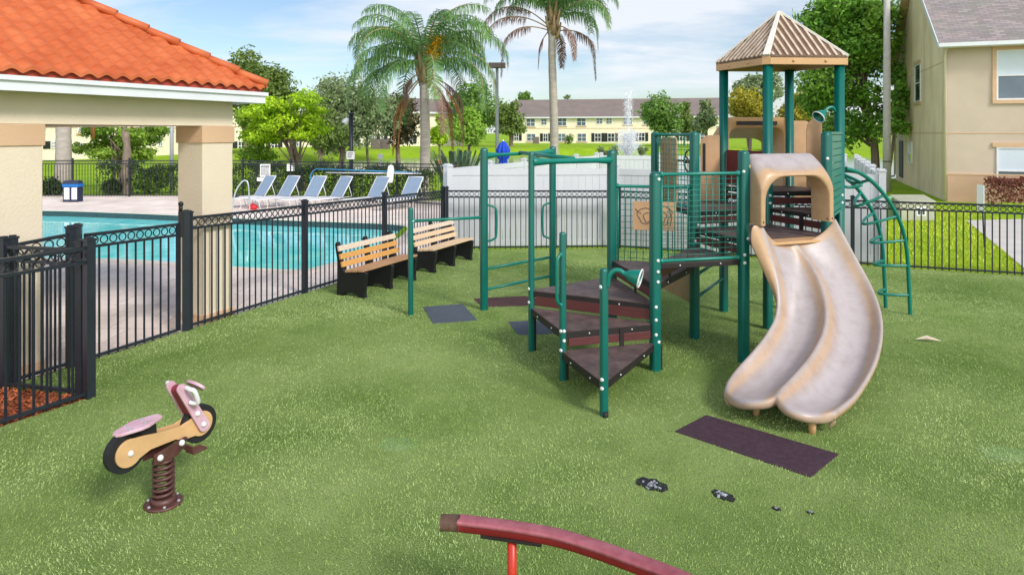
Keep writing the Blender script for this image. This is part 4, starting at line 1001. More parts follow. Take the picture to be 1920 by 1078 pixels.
# foot rests
for s in (-1,1):
    mb=MB(); mb.bar(BP(.10,.40,s*.06),BP(.12,.385,s*.10),.03,.03); mb.cbox(BP(.15,.372,s*.15),.11,.09,.014,math.atan2(bd_.y,bd_.x)); mb.bar(BP(.10,.40,s*.11),BP(.10,.40,s*.19),.014,.04); mb.build('foot_rest','brown',bk,bevel=.003)
# ------------------------------------------------------------------ curved balance beam
bz=.58
pts=[(826,971),(860,972),(960,984),(1040,998),(1110,1018),(1190,1046),(1260,1072),(1340,1108),(1430,1156),(1520,1214)]
cl_=cr([G(x,y,bz) for x,y in pts],6)
cl_+= [cl_[-1]+V((.25*i,-.28*i-.02*i*i,0)) for i in (1,2,3)]
bb=thing('balance_beam','faded red curved balance beam on an orange red post in the foreground','balance beam',(cl_[14].x,cl_[14].y,0))
def sweep(P,prof):
    rows=[]
    for i,p in enumerate(P):
        d=(P[min(i+1,len(P)-1)]-P[max(i-1,0)]).normalized(); x=d.cross(Z).normalized()
        rows.append([p+x*a+Z*b for a,b in prof])
    m_=MB(); m_.grid(rows,True,closed=True); k=len(prof); m_.f.append(tuple(range(k))); m_.sm.append(False); m_.f.append(tuple(len(m_.v)-1-i for i in range(k))); m_.sm.append(False); return m_
pf=[(-.043,-.012),(-.04,.003),(-.027,.008),(.027,.008),(.04,.003),(.043,-.012)]
sweep(cl_[6:],pf+[(.04,-.013),(-.04,-.013)]).build('beam_top','beam',bb)
pf2=[(-.040,-.014),(.040,-.014),(.031,-.054),(-.031,-.054)]
sweep(cl_[6:],pf2).build('beam_side','beamside',bb,bevel=.003)
sweep([cl_[0],cl_[0].lerp(cl_[1],.3),cl_[2],cl_[4],cl_[5],cl_[6].lerp(cl_[7],.2)],[(-.041,-.043),(-.0435,-.018),(-.037,.002),(-.018,.0085),(.018,.0085),(.037,.002),(.0435,-.018),(.041,-.043),(.026,-.055),(-.026,-.055)]).build('beam_end','beamend',bb)
for i,rz in ((12,0),(48,0)):
    p=cl_[i]; d=(cl_[i+1]-cl_[i-1]).normalized()
    o=MB().tube([V((p.x,p.y,0)),V((p.x,p.y,bz-.07))],.024,16).build('post','redpost',bb)
    MB().bar(p-d*.16-Z*.063,p+d*.16-Z*.063,.07,.016).build('mounting_plate','treadedge',o,bevel=.002)
# ------------------------------------------------------------------ benches
def bench(near,dirv,label,mb_,mt_,ms_):
    near=V(near); d=V((dirv[0],dirv[1],0)).normalized(); s=V((d.y,-d.x,0))        # s : towards the playground
    t=thing('park_bench',label,'bench',(near.x,near.y,0),group='slatted park benches along the pool fence')
    P=lambda l,y,z: V((near.x,near.y,0))+d*l+s*y+Z*z
    Ln=1.53
    side=[(.02,0),(.14,0),(.17,.05),(.25,.085),(.36,.085),(.44,.05),(.47,0),(.58,0),(.565,.10),(.58,.25),(.60,.40),(.58,.425),(.22,.385),(.17,.41),(.13,.50),(.06,.80),(.045,.86),(.01,.86),(-.01,.82),(.03,.60),(.05,.40),(.03,.2)]
    for l in (.07,.765,1.46):
        MB().slab(P(l,0,0),s,Z,side,.075).build('end_frame','blackpl',t,bevel=.008)
    for i,(z0,y0,mm) in enumerate(((.52,.155,mb_),(.64,.122,mb_),(.765,.09,mt_))):
        a,b=P(0,y0,z0),P(Ln,y0,z0); mb=MB(); u=(s*-.27+Z).normalized(); mb.bar(a,b,.038,.088,u); mb.build('back_slat',mm,t,bevel=.005)
    for i,y0 in enumerate((.27,.395,.52)):
        a,b=P(0,y0,.425+.012*i),P(Ln,y0,.425+.012*i); mb=MB(); mb.bar(a,b,.105,.038,(Z+s*-.08).normalized()); mb.build('seat_slat',ms_,t,bevel=.005)
    return t
n1=G(626,556); n2=G(764,510)
bench(n1.to_2d(),(.43,.90),'nearer slatted bench with two orange back slats and black plastic ends by the pool fence','slat_orange','slat_pale','slat_seat')
bench(n2.to_2d(),(.43,.90),'farther slatted bench with pale tan slats by the corner of the pool fence','slat_tan','slat_pale','slat_tan')
# ------------------------------------------------------------------ chaise longues
def chaise():
    t=thing('chaise_lounge','','sun lounger',(0,0,0),group='grey blue sling sun loungers beside the pool')
    w_=.32
    mb=MB()
    for s in (-1,1):
        mb.tube([(-.05,s*w_,.36),(1.30,s*w_,.36)],.018,8); mb.tube(cr([(.15,s*w_,.36),(.05,s*w_,.05),(.3,s*w_,.015),(.42,s*w_,.34)],4),.013,6); mb.tube(cr([(.95,s*w_,.36),(.9,s*w_,.05),(1.15,s*w_,.015),(1.25,s*w_,.34)],4),.013,6)
    mb.tube([(1.30,-w_,.36),(1.30,w_,.36)],.018,8); mb.tube([(-.05,-w_,.36),(-.05,w_,.36)],.018,8)
    mb.build('frame','white',t)
    mb=MB()
    for s in (-1,1): mb.tube([(0,s*w_,.37),(-.46,s*w_,1.06)],.018,8); mb.tube([(-.28,s*w_,.78),(-.42,s*w_,.38),(-.05,s*w_,.36)],.011,6)
    mb.tube([(-.46,-w_,1.06),(-.46,w_,1.06)],.018,8); bf_=mb.build('back_frame','white',t)
    MB().bar((.0,0,.385),(-.45,0,1.05),.62,.012,(1,0,.6)).build('back_sling','sling',t)
    MB().bar((.02,0,.368),(1.28,0,.368),.62,.012).build('seat_sling','white',t)
    return t
ch0=chaise(); first=True
words=['leftmost sun lounger, backrest raised, next to the pool handrail','second sun lounger from the left, below the small white sign on the fence','third sun lounger from the left, just left of the lamp post','fourth sun lounger from the left, just right of the lamp post','fifth sun lounger from the left, under the white pool brush board','rightmost sun lounger, backrest by the white vinyl fence']
for i,px in enumerate((500,546,597,645,714,775)):
    g=G(px,383); o=ch0 if i==0 else dup(ch0,(0,0,0),0,'')
    o.location=(g.x,24.3-.12*i,0); o.rotation_euler=(0,0,math.radians(232+(i%3)*4)); o['label']=words[i]
# towel on the first one, red ball
g=G(480,383); mb=MB(); mb.grid([[V((g.x-.9+.09*j,23.6+.07*i,.42+.03*math.sin(i*1.1+j*.9))) for j in range(9)] for i in range(6)]); o=mb.build('towel','navy',label='dark blue crumpled towel lying on the leftmost sun lounger',cat='towel'); o.modifiers.new('s','SOLIDIFY').thickness=.02
g=G(474,394); mb=MB(); mb.ball(g+Z*.1,.13,14,10,(1.3,1,.8)); mb.ball(g+V((.0,0,.21)),.03,8,6); mb.build('pool_float','red',label='small red rounded pool float on the deck by the pool edge',cat='pool toy')
# ------------------------------------------------------------------ pool fittings
def railbar(pts,r,m,label,name='pool_handrail'):
    t=MB().tube(cr(pts,8),r,10).build(name,m,label=label,cat='handrail',group='pool handrails'); return t
Yh=21.6
q=lambda x,y,Y=Yh: at(x,y,Y)
t=thing('pool_handrail','bright curved steel pool handrail by the leftmost sun lounger','handrail',(q(455,395).x,Yh,0),group='pool handrails')
for dy_ in (0,.5): MB().tube(cr([q(436,392,Yh+dy_),q(441,362,Yh+dy_),q(452,343,Yh+dy_),q(461,339,Yh+dy_),q(466,350,Yh+dy_),q(468,397,Yh+dy_)],8),.024,8).build('rail','chrome',t)
Yh=12.75
t=thing('pool_handrail','dark bent pool handrail at the near pool edge, left of the benches','handrail',(q(460,508).x,Yh,0),group='pool handrails')
for dx_ in (0,.35):
    d=V((-dx_,.25*dx_*2,0)); MB().tube(cr([q(438,447)+d,q(448,456)+d,q(464,470)+d,q(467,480)+d,q(467,507)+d],6),.017,8).build('rail','black',t)
MB().tube([q(440,482),q(467,474)],.012,8).build('cross_bar','black',t)
# depth marker at the pool rim
M['tilewhite']=mat('white_marker_tile',C(236,236,232),.25,.03)
def textobj(s_,size,m,parent,mw):
    cu=bpy.data.curves.new('t','FONT'); cu.body=s_; cu.size=size; cu.align_x='CENTER'; cu.align_y='CENTER'; cu.extrude=.002
    o=bpy.data.objects.new('t',cu); col.objects.link(o); dg=bpy.context.evaluated_depsgraph_get(); me=bpy.data.meshes.new_from_object(o.evaluated_get(dg)); bpy.data.objects.remove(o)
    me.materials.clear(); me.materials.append(M[m]); me.name='lettering'
    x=bpy.data.objects.new('lettering',me); col.objects.link(x); x.matrix_world=mw; link(x,parent,mw); 
    x.matrix_basis=mw if parent is None else mw
    return x
def facing(p,nrm):     # upright plane facing direction nrm (horizontal)
    nrm=V((nrm[0],nrm[1],0)).normalized(); x=Z.cross(nrm)*1
    return Matrix((( x.x,Z.x,nrm.x,p.x),(x.y,Z.y,nrm.y,p.y),(x.z,Z.z,nrm.z,p.z),(0,0,0,1)))
p=G(314,403,-.08); Yp=p.y
t=thing('depth_marker','white tile reading 3 FT at the far pool rim beside the pavilion column','tile',(p.x,p.y-.10,-.17))
mb=MB(); mb.box(p.x-.17,p.x+.17,p.y-.13,p.y-.11,-.155,-.005); mb.build('tile','tilewhite',t)
textobj('3 FT',.13,'ink',t,facing(V((p.x,p.y-.134,-.08)),(0,-1)))
# recycling bin
g=G(137,379); t=thing('recycling_bin','blue topped double waste bin with pale panels on the pool deck','bin',g)
mb=MB(); mb.box(g.x-.42,g.x+.42,g.y-.28,g.y+.28,0,.13); mb.box(g.x-.42,g.x-.38,g.y-.28,g.y+.28,.13,.72); mb.box(g.x+.38,g.x+.42,g.y-.28,g.y+.28,.13,.72); mb.box(g.x-.05,g.x+.05,g.y-.28,g.y+.28,.13,.72); mb.build('body','navy',t,bevel=.01)
for a,b in ((-.375,-.055),(.055,.375)): MB().box(g.x+a,g.x+b,g.y-.26,g.y+.26,.132,.70).build('panel','sign',t,bevel=.01)
MB().box(g.x-.46,g.x+.46,g.y-.31,g.y+.31,.722,.86).build('rim','bluepl',t,bevel=.02)
MB().hexa([V((g.x+a,g.y+b,.862)) for a,b in ((-.45,-.3),(.45,-.3),(.45,.3),(-.45,.3))],[V((g.x+a,g.y+b,1.02)) for a,b in ((-.38,-.22),(.38,-.22),(.38,.22),(-.38,.22))]).build('lid','navy',t,bevel=.02); t.scale=(.66,.6,.80)
# signs on the far fence
def sign(px0,py0,px1,py1,Y,label,rows_,head=False,name='fence_sign'):
    a,b=at(px0,py0,Y),at(px1,py1,Y)
    t=thing(name,label,'sign',((a.x+b.x)/2,Y,b.z),group='white notice signs around the pool')
    MB().box(a.x,b.x,Y-.02,Y,b.z,a.z).build('plate','sign',t,bevel=.003)
    mb=MB(); h=a.z-b.z; w_=b.x-a.x
    for i in range(rows_):
        z=a.z-h*(.14+.76*i/max(1,rows_)); r=random.Random(i*7+int(px0)); x=a.x+w_*.1
        while x<b.x-w_*.14:
            l=min(r.uniform(.06,.2)*w_,b.x-w_*.08-x); mb.box(x,x+l,Y-.024,Y-.021,z-h*.02-(.03*h if i==0 and head else 0),z+h*.02); x+=l+w_*.035
    mb.build('print_lines','ink',t); return t
sign(488,308,507,332,27.0,'tall white rules sign with fine print on the far fence behind the sun loungers',9,True)
sign(482,333,506,340,26.9,'low wide white notice board under the tall rules sign',2)
sign(538,308,552,321,27.0,'small square white sign on the far fence above the second sun lounger',3)
# pool poles hung on the far fence
Y=25.6
def pole(p,q_,r,m,label,name='pool_pole'):
    return MB().tube([p,q_],r,8).build(name,m,label=label,cat='pole',group='pool cleaning poles hung on the far fence')
pole(at(594,317,Y),at(786,324,Y-.6),.026,'cyanpole','long blue pool pole hung level on the far fence')
pole(at(612,324,Y),at(790,326,Y-.7),.022,'white','long white pool pole hung level just below the blue one')
MB().tube([at(600+22*math.cos(a)*.7-3,335+18*math.sin(a),25.7) for a in np.linspace(1.3,5.3,20)],.02,8).build('hose','cyanpole',label='blue curved hose hanging on the far fence left of the lamp post',cat='hose')
P=at(731,322,24.9); mb=MB(); mb.slab(P-Z*.25,V((1,0,0)),Z,[(-.13,-.05),(-.02,-.17),(.1,-.15),(.13,.0),(.15,.35),(.13,.46),(.03,.5),(-.06,.45),(-.1,.2)],.05); mb.build('rescue_board','white',label='white paddle shaped board standing against the far fence poles',cat='board',bevel=.01)
# ------------------------------------------------------------------ lamp posts, pole, umbrella
g=V((at(932,200,34).x,34,0)); t=thing('street_lamp','tall grey lamp pole with a flat box head behind the blue umbrella','lamp post',g)
MB().tube([g-Z*1.2,g+Z*5.7],[.1,.075],12).build('pole','metal',t)
zt=at(932,128,34).z; MB().box(g.x-.42,g.x+.42,33.75,34.25,zt,zt+.25).build('lamp_head','lamphead',t,bevel=.02)
MB().tube([g+Z*5.6,g+Z*(zt+.02)],.075,12).build('neck','metal',t)
g=V((at(658.5,300,28.2).x,28.2,0)); t=thing('lamp_post','black pool lamp post with a white notice strapped to it','lamp post',g)
ztop=at(658,216,28.2).z
MB().tube([g-Z*.3,g+Z*ztop],.085,14).build('pole','black',t)
MB().tube([g+Z*(ztop-.02),g+Z*(ztop+.05),g+Z*(ztop+.06),g+Z*(ztop+.1)],[.05,.16,.16,.06],14).build('cap','black',t)
MB().tube([g+V((-.25,-.05,ztop-.35)),g+V((-.14,-.02,ztop-.12))],[.16,.07],14).build('lamp_shade','sign',t)
MB().tube([g+V((-.16,-.02,ztop-.12)),g+V((0,0,ztop-.1))],.02,8).build('arm','black',t)
a,b=at(650,284,28.1),at(665,299,28.1); s=MB().box(a.x,b.x,28.07,28.09,b.z,a.z).build('notice','sign',t)
mb=MB()
for i in range(3): mb.box(a.x+.05,b.x-.06-.03*i,28.064,28.068,a.z-.09-.08*i,a.z-.06-.08*i)
mb.build('print_lines','ink',s)
g=V((at(1663,300,30.5).x,30.5,0)); t=thing('utility_pole','tall round grey concrete utility pole between the vinyl fence and the house','pole',g)
o=MB().tube([g-Z*.2,g+Z*3,g+Z*12],[.17,.16,.115],18).build('shaft','concrete',t); MB().tube([g+Z*(at(0,303,30.5).z-.03),g+Z*(at(0,303,30.5).z+.03)],.174,18).build('strap','lamphead',o)
g=V((at(943.5,300,27.5).x,27.5,0)); zt=at(943,265,27.5).z; t=thing('patio_umbrella','closed royal blue patio umbrella standing behind the white vinyl fence','umbrella',g)
MB().tube([g,g+Z*(zt+.06)],.03,10).build('pole','white',t)
rows=[]
for z,r in ((.35,.10),(.5,.16),(zt-1.0,.17),(zt-.75,.13),(zt-.68,.2),(zt-.35,.24),(zt-.1,.13),(zt,.03)):
    rows.append([g+V(((r*(1+.22*math.cos(8*a)))*math.cos(a),(r*(1+.22*math.cos(8*a)))*math.sin(a),z)) for a in np.linspace(0,2*PI,48,endpoint=False)])
MB().grid(rows,True,closed=True).build('canopy','blue',t); MB().tube([g,g+Z*.08],.3,16).build('base','concrete',t)
# ------------------------------------------------------------------ utility boxes, sign, by the house
g=G(1722,415); t=thing('transformer_box','large grey green utility box with a white warning label by the house corner','utility box',g)
x0,x1=g.x-.55,g.x+.48; y0=g.y
MB().hexa([V((x0,y0,0)),V((x1,y0,0)),V((x1+.25,y0+.95,0)),V((x0+.25,y0+.95,0))],[V((x0,y0,.56)),V((x1,y0,.56)),V((x1+.25,y0+.95,.66)),V((x0+.25,y0+.95,.66))]).build('cabinet','box',t,bevel=.02)
MB().hexa([V((x0-.03,y0-.03,.562)),V((x1+.03,y0-.03,.562)),V((x1+.28,y0+.98,.662)),V((x0+.22,y0+.98,.662))],[V((x0-.02,y0-.02,.60)),V((x1+.02,y0-.02,.60)),V((x1+.27,y0+.97,.70)),V((x0+.23,y0+.97,.70))]).build('lid','box',t,bevel=.01)
s=MB().box(g.x-.06,g.x+.22,y0-.008,y0-.003,.16,.42).build('label','sign',t); MB().box(g.x-.02,g.x+.05,y0-.012,y0-.009,.2,.37).box(g.x+.11,g.x+.18,y0-.012,y0-.009,.2,.37).build('print_lines','ink',s)
g=G(1663,410); t=thing('drain_box','small pale green louvred box between the vinyl fence and the utility box','utility box',g)
MB().box(g.x-.2,g.x+.2,g.y,g.y+.4,0,.66).build('cabinet','boxg',t,bevel=.015); mb=MB()
for i in range(6): mb.box(g.x-.17,g.x+.17,g.y-.012,g.y-.002,.1+.08*i,.13+.08*i)
mb.build('louvres','box',t)
g=G(1846,466); t=thing('yard_sign','narrow white sign plate seen edge on, on a thin black post at the drive','sign',g)
zt=at(1838,347,g.y).z; zb=at(1838,396,g.y).z
MB().tube([g,g+V((-.07,0,zt-.1))],.016,8).build('post','black',t)
MB().slab(g+V((-.11,-.03,0)),V((.30,.95,0)),Z,[(-.22,zb),(.22,zb+.0),(.22,zt),(-.22,zt)],.014).build('plate','sign',t)
# ------------------------------------------------------------------ houses
def setuv(o,ax,ay):
    me=o.data; uvl=me.uv_layers.new(name='UVMap'); ax=V(ax).normalized(); ay=V(ay).normalized()
    for lp in me.loops:
        c=me.vertices[lp.vertex_index].co; uvl.data[lp.index].uv=(c.dot(ax),c.dot(ay))
HO=V((16.55,26.0)); HA=V((.928,-.371)); HB=V((.371,.928)); HL=15.0; HD=12.7; HE=6.1; HR=10.55
hs=thing('townhouse','cream two storey townhouse with grey shingle roof and stained gable wall on the right','house',(HO.x,HO.y,0))
def h3(s,t,z): return V((HO.x,HO.y,0))+HA.to_3d()*s+HB.to_3d()*t+Z*z
# front and back walls, gable walls
MB().uv(HO,HA,HB,.0,HL,.0,.25,.0,HE).uv(HO,HA,HB,0,HL,HD-.25,HD,0,HE).build('front_wall','house',hs)
mb=MB(); prof=[(0,0),(HD,0),(HD,HE),(HD/2,HR-.12),(0,HE)]
mb.slab(h3(.12,0,0),HB.to_3d(),Z,[(x if 0<x<HD else (x-.003 if x else .003),z) for x,z in prof],.25); mb.build('gable_wall','house_side',hs)
MB().slab(h3(HL-.13,0,0),HB.to_3d(),Z,prof,.25).build('gable_wall','house_side',hs)
MB().uv(HO,HA,HB,.02,HL,-.035,0,0.0,1.02).build('base_band','house_band',hs); MB().uv(HO,HA,HB,-.01,HL,-.05,0,1.022,1.08).build('base_trim','trim',hs)
MB().uv(HO,HA,HB,-.012,HL,-.012,-.001,2.58,2.62).uv(HO,HA,HB,-.012,-.001,-.012,HD,2.58,2.62).uv(HO,HA,HB,-.012,-.001,.2,HD,5.35,5.385).build('joint_line','trim',hs)
# roof
sl_=(HR-HE)/(HD/2); ov=.45; ro_=.35
def slope(t0,t1,z0,z1,nm):
    q=[h3(-ro_,t0,z0),h3(HL,t0,z0),h3(HL,t1,z1),h3(-ro_,t1,z1)]
    o=MB().add(q+[p-Z*.14 for p in q],[(0,1,2,3),(7,6,5,4),(0,4,5,1),(1,5,6,2),(2,6,7,3),(3,7,4,0)]).build(nm,'shingle',hs); setuv(o,HA.to_3d(),(q[3]-q[0])); return o
slope(-ov,HD/2,HE-ov*sl_+.22,HR+.22,'roof_slope'); slope(HD+ov,HD/2,HE-ov*sl_+.22,HR+.22,'roof_slope')
mb=MB()
zf=HE-ov*sl_+.06
mb.uv(HO,HA,HB,-ro_,HL,-ov-.03,-ov,zf-.05,zf+.13).uv(HO,HA,HB,-ro_,HL,-ov-.14,-ov-.03,zf-.02,zf-.0).uv(HO,HA,HB,-ro_,HL,-ov-.16,-ov-.14,zf-.02,zf+.12)
mb.build('gutter','fascia',hs)
mb=MB()
for t0 in (-ov,HD+ov):
    mb.bar(h3(-ro_-.015,t0,HE-ov*sl_+.14),h3(-ro_-.015,HD/2,HR+.13),.03,.20)
mb.build('rake_board','fascia',hs)
mb=MB(); 
mb.add([h3(-ro_,-ov,HE-ov*sl_+.05),h3(0,-ov,HE-ov*sl_+.05),h3(0,HD/2,HR+.05),h3(-ro_,HD/2,HR+.05)],[(0,3,2,1)]); mb.add([h3(-ro_,HD+ov,HE-ov*sl_+.05),h3(0,HD+ov,HE-ov*sl_+.05),h3(0,HD/2,HR+.05),h3(-ro_,HD/2,HR+.05)],[(0,1,2,3)]); mb.uv(HO,HA,HB,0,HL,-ov,0,zf-.05,zf-.03); mb.build('soffit','trim',hs)
MB().tube([h3(-.06,-.07,0.1),h3(-.06,-.07,HE-.45),h3(-.02,-.3,HE-.2)],.05,8).build('downspout','stucco',hs)
MB().tube([h3(-.06,HD+.02,0.3),h3(-.06,HD+.02,HE-.2)],.05,8).tube([h3(-.08,HD-.05,.25),h3(-.7,HD-.3,.1)],.05,8).build('downspout','stucco',hs)
def hwin(t,p0,p1,P,Q,nrm,split,trim=True,blind=.5,name='window',par=hs,m='pane'):
    P=V((P[0],P[1])); Q=V((Q[0],Q[1])); a=onplane(*p0,P,Q); b=onplane(*p1,P,Q); d=(Q-P).normalized().to_3d()
    if (b-a).dot(d)<0: d=-d
    w_=V((b.x-a.x,b.y-a.y,0)).length; z1,z0=a.z,b.z; nn=V((nrm[0],nrm[1],0)).normalized(); o_=V((a.x,a.y,0))
    mb=MB(); f=.055
    def br(x0,x1,za,zb,dp0,dp1): mb.hexa([o_+d*x0+nn*dp0+Z*za,o_+d*x1+nn*dp0+Z*za,o_+d*x1+nn*dp1+Z*za,o_+d*x0+nn*dp1+Z*za],[o_+d*x0+nn*dp0+Z*zb,o_+d*x1+nn*dp0+Z*zb,o_+d*x1+nn*dp1+Z*zb,o_+d*x0+nn*dp1+Z*zb])
    br(0,w_,z0,z0+f,0.002,.045); br(0,w_,z1-f,z1,0.002,.045); br(0,f,z0+f,z1-f,0.002,.045); br(w_-f,w_,z0+f,z1-f,0.002,.045)
    zm=z0+(z1-z0)*split; br(f,w_-f,zm-.025,zm+.025,.002,.04)
    o=mb.build(name,'white',par)
    mb=MB(); br(f,w_-f,z0+f,zm-.025,.004,.012); mb.build('pane',m,o)
    mb=MB(); br(f,w_-f,zm+.025,z1-f,.004,.012); mb.build('pane','blind' if blind else m,o)
    if trim:
        t_=.13
        if trim==2:
            mb=MB(); br(-t_,w_+t_,z1+.0,z1+.16,0.002,.06); mb.build('lintel','trim',o); mb=MB(); br(-t_,w_+t_,z0-.14,z0,0.002,.07); mb.build('sill','trim',o); return o
        mb=MB(); br(-t_,w_+t_,z1+.0,z1+.16,0.002,.06); br(-t_,w_+t_,z0-.14,z0,0.002,.07)
        if trim==1: br(-t_,0,z0,z1,0.002,.055); br(w_,w_+t_,z0,z1,0.002,.055)
        mb.build('window_trim','trim',o)
    return o
F0,F1=HO,HO+HA*5; fn=-HB
hwin(hs,(1868,95),(1996,186),F0,F1,fn,.49)
hwin(hs,(1868,276),(1996,342),F0,F1,fn,.30,trim=2)
S0,S1=HO,HO+HB*5; sn=-HA
hwin(hs,(1716,124),(1727,190),S0,S1,sn,.5,trim=2,m='paneb',blind=0)
hwin(hs,(1683,148),(1690,186),S0,S1,sn,.5,trim=0,m='paneb',blind=0)
hwin(hs,(1704,266),(1711,308),S0,S1,sn,.45,trim=0,m='pane')
a,b=onplane(1687,264,S0,S1),onplane(1694,334,S0,S1)
MB().bar(V((a.x,a.y,(a.z+b.z)/2))+sn.to_3d()*.02,V((b.x,b.y,(a.z+b.z)/2))+sn.to_3d()*.02,.04,a.z-b.z).build('door','shutter',hs)
# red hedge in front of the house, bushes made of leaf quads
def leaf_quads(P,nrm,size,rng_,asp=.5):
    k=len(P); r=rng_.normal(size=(k,3)); nn=nrm*.7+r*.6; nn/=np.linalg.norm(nn,axis=1)[:,None]+1e-9
    t=np.cross(nn,rng_.normal(size=(k,3))); t/=np.linalg.norm(t,axis=1)[:,None]+1e-9; b=np.cross(nn,t)
    L_=(size*rng_.uniform(.65,1.35,k))[:,None]; W_=L_*asp
    return np.stack([P-t*L_*.5,P+b*W_*.5,P+t*L_*.5,P-b*W_*.5],1).reshape(-1,3)
def hedgebox(name,P,Q,wd,z0,z1,n_,size,m,label,cat='hedge',group=None,seed=1):
    r=np.random.default_rng(seed); P=np.array([P[0],P[1],0.]); Q=np.array([Q[0],Q[1],0.]); d=Q-P; Ln=np.linalg.norm(d); d/=Ln; s_=np.array([d[1],-d[0],0.])
    u=r.uniform(0,1,n_); v=r.uniform(-1,1,n_); w_=r.uniform(0,1,n_)**.7
    face=r.integers(0,3,n_); v=np.where(face==0,np.sign(v)*r.uniform(.75,1,n_),v); w_=np.where(face==1,r.uniform(.82,1,n_),w_)
    top=1+.10*np.sin(u*Ln*2.1)+.07*np.sin(u*Ln*5.3+1)+r.normal(0,.04,n_)
    pos=P+d*(u*Ln)[:,None]+s_*(v*wd/2*(1-.25*w_))[:,None]+np.array([0,0,1.])*(z0+(z1-z0)*w_*top)[:,None]
    nr=s_*v[:,None]+np.array([0,0,1.])*w_[:,None]
    t=thing(name,label,cat,((P[0]+Q[0])/2,(P[1]+Q[1])/2,z0),group=group)
    np_mesh('foliage',leaf_quads(pos,nr,size,r),4,m,t)
    return t
a,b=G(1800,386),G(1990,386); hedgebox('red_hedge',HO+HA*1.0-HB*1.3,HO+HA*8-HB*1.3,1.1,0,.93,9000,.10,'redhedge','dark red clipped hedge in front of the townhouse wall',seed=5)
hedgebox('low_edging',HO+HA*1.2-HB*2.4,HO+HA*8-HB*2.2,.5,0,.2,2600,.08,'lime','low bright green edging plants at the foot of the red hedge','plants',seed=6)
# ---- far buildings
GW='windows'
def building(name,label,P,Q,depth,z0,eave,ridge,wins,wall='far_wall',acs=()):
    P=V(P);Q=V(Q); d=(Q-P).normalized(); nb=V((-d.y,d.x)); nb=nb if nb.y>0 else -nb; Ln=(Q-P).length
    t=thing(name,label,'building',(P.x,P.y,z0),group='cream townhouse rows beyond the lawn')
    b3=lambda s,tt_,z: P.to_3d()+d.to_3d()*s+nb.to_3d()*tt_+Z*z
    prof=[(0,z0-1),(depth,z0-1),(depth,eave),(depth/2,ridge-.15),(0,eave)]
    mb=MB(); k=5
    vs=[b3(0,x,z) for x,z in prof]+[b3(Ln,x,z) for x,z in prof]
    mb.add(vs,[(0,1,2,3,4),(9,8,7,6,5)]+[(i,5+i,5+(i+1)%5,(i+1)%5) for i in (0,1,4)]); mb.build('wall',wall,t)
    ov=.5; s_=(ridge-eave)/(depth/2)
    for ta,tb in ((-ov,depth/2),(depth+ov,depth/2)):
        za=eave-ov*s_+.2; q=[b3(-.5,ta,za),b3(Ln+.5,ta,za),b3(Ln+.5,tb,ridge+.2),b3(-.5,tb,ridge+.2)]
        MB().add(q+[p-Z*.2 for p in q],[(0,1,2,3),(7,6,5,4),(0,4,5,1),(1,5,6,2),(2,6,7,3),(3,7,4,0)]).build('roof','far_roof',t)
    MB().bar(b3(-.5,-ov-.08,eave-ov*s_+.08),b3(Ln+.5,-ov-.08,eave-ov*s_+.08),.12,.28).build('gutter','fascia',t)
    n3=-nb.to_3d(); d3=d.to_3d()
    def br(mb,c,w_,h,o0,o1): mb.hexa([c-d3*w_/2-Z*h/2+n3*o0,c+d3*w_/2-Z*h/2+n3*o0,c+d3*w_/2-Z*h/2+n3*o1,c-d3*w_/2-Z*h/2+n3*o1],[c-d3*w_/2+Z*h/2+n3*o0,c+d3*w_/2+Z*h/2+n3*o0,c+d3*w_/2+Z*h/2+n3*o1,c-d3*w_/2+Z*h/2+n3*o1])
    for (px,py,w_,h,kind) in wins:
        c=onplane(px,py,P,Q); k=c.y/F; w_*=k; h*=k; door=kind in('d','D'); f=.09
        mb=MB()
        for zz_ in (-h/2+f/2,h/2-f/2,0): br(mb,c+Z*zz_,w_,f,.0,.09)
        for xx in (-w_/2+f/2,w_/2-f/2,0): br(mb,c+d3*xx,f,h-f*.9,.003,.085)
        o=mb.build('patio_door' if door else 'window','white',t)
        mb=MB(); br(mb,c,w_-f,h-f,.01,.03); mb.build('pane','paneb' if door else 'pane',o)
        if door:
            for s in (-1,1):
                mb=MB(); br(mb,c+d3*s*(w_/2+.38),.6,h,.0,.07); mb.build('shutter','shutter',t)
        elif kind=='t':
            mb=MB(); br(mb,c-Z*(h/2+.12),w_+.3,.2,.0,.12); mb.build('sill','trim',t)
    mb=MB(); br(mb,P.to_3d()+d3*Ln/2+Z*((z0+eave)/2+.25),Ln,.12,.0,.03); mb.build('floor_band','trim',t)
    return t
B1=[(995,230,17,15,'t'),(1020,229,11,11,'w'),(1054,229,17,15,'t'),(1090,229,17,15,'t'),(1124,227,12,11,'w'),(1142,227,11,11,'w'),(1177,227,17,14,'t'),(1214,227,16,14,'t'),(1262,226,16,14,'t'),(1300,226,16,14,'t'),
 (996,258,17,14,'t'),(1023,258,9,15,'d'),(1053,258,16,15,'t'),(1091,258,17,15,'t'),(1121,258,12,16,'d'),(1146,258,13,16,'d'),(1178,258,16,15,'w'),(968,257,9,14,'d'),(1203,257,12,16,'d'),(1240,257,12,16,'d'),(1280,257,12,15,'d'),(1320,256,14,14,'t')]
building('townhouse_row','long cream townhouse row with grey roof behind the fountain',at(958,250,148).to_2d(),at(1352,250,138).to_2d(),14,.56,6.1,9.9,B1)
B2=[(596,265,14,16,'d'),(646,264,9,20,'d'),(671,262,11,20,'w'),(697,258,11,17,'w'),(716,260,7,18,'d'),(733,265,8,14,'w'),(770,262,9,16,'d'),(800,262,9,14,'w'),(835,261,9,14,'w'),(452,274,12,17,'d'),(514,272,13,20,'d'),(560,268,11,15,'w'),(671,222,12,18,'t'),(700,224,12,18,'t'),(720,226,12,17,'t'),(830,233,10,14,'t'),(620,222,12,18,'t'),(470,222,14,20,'t'),(520,222,14,20,'t')]
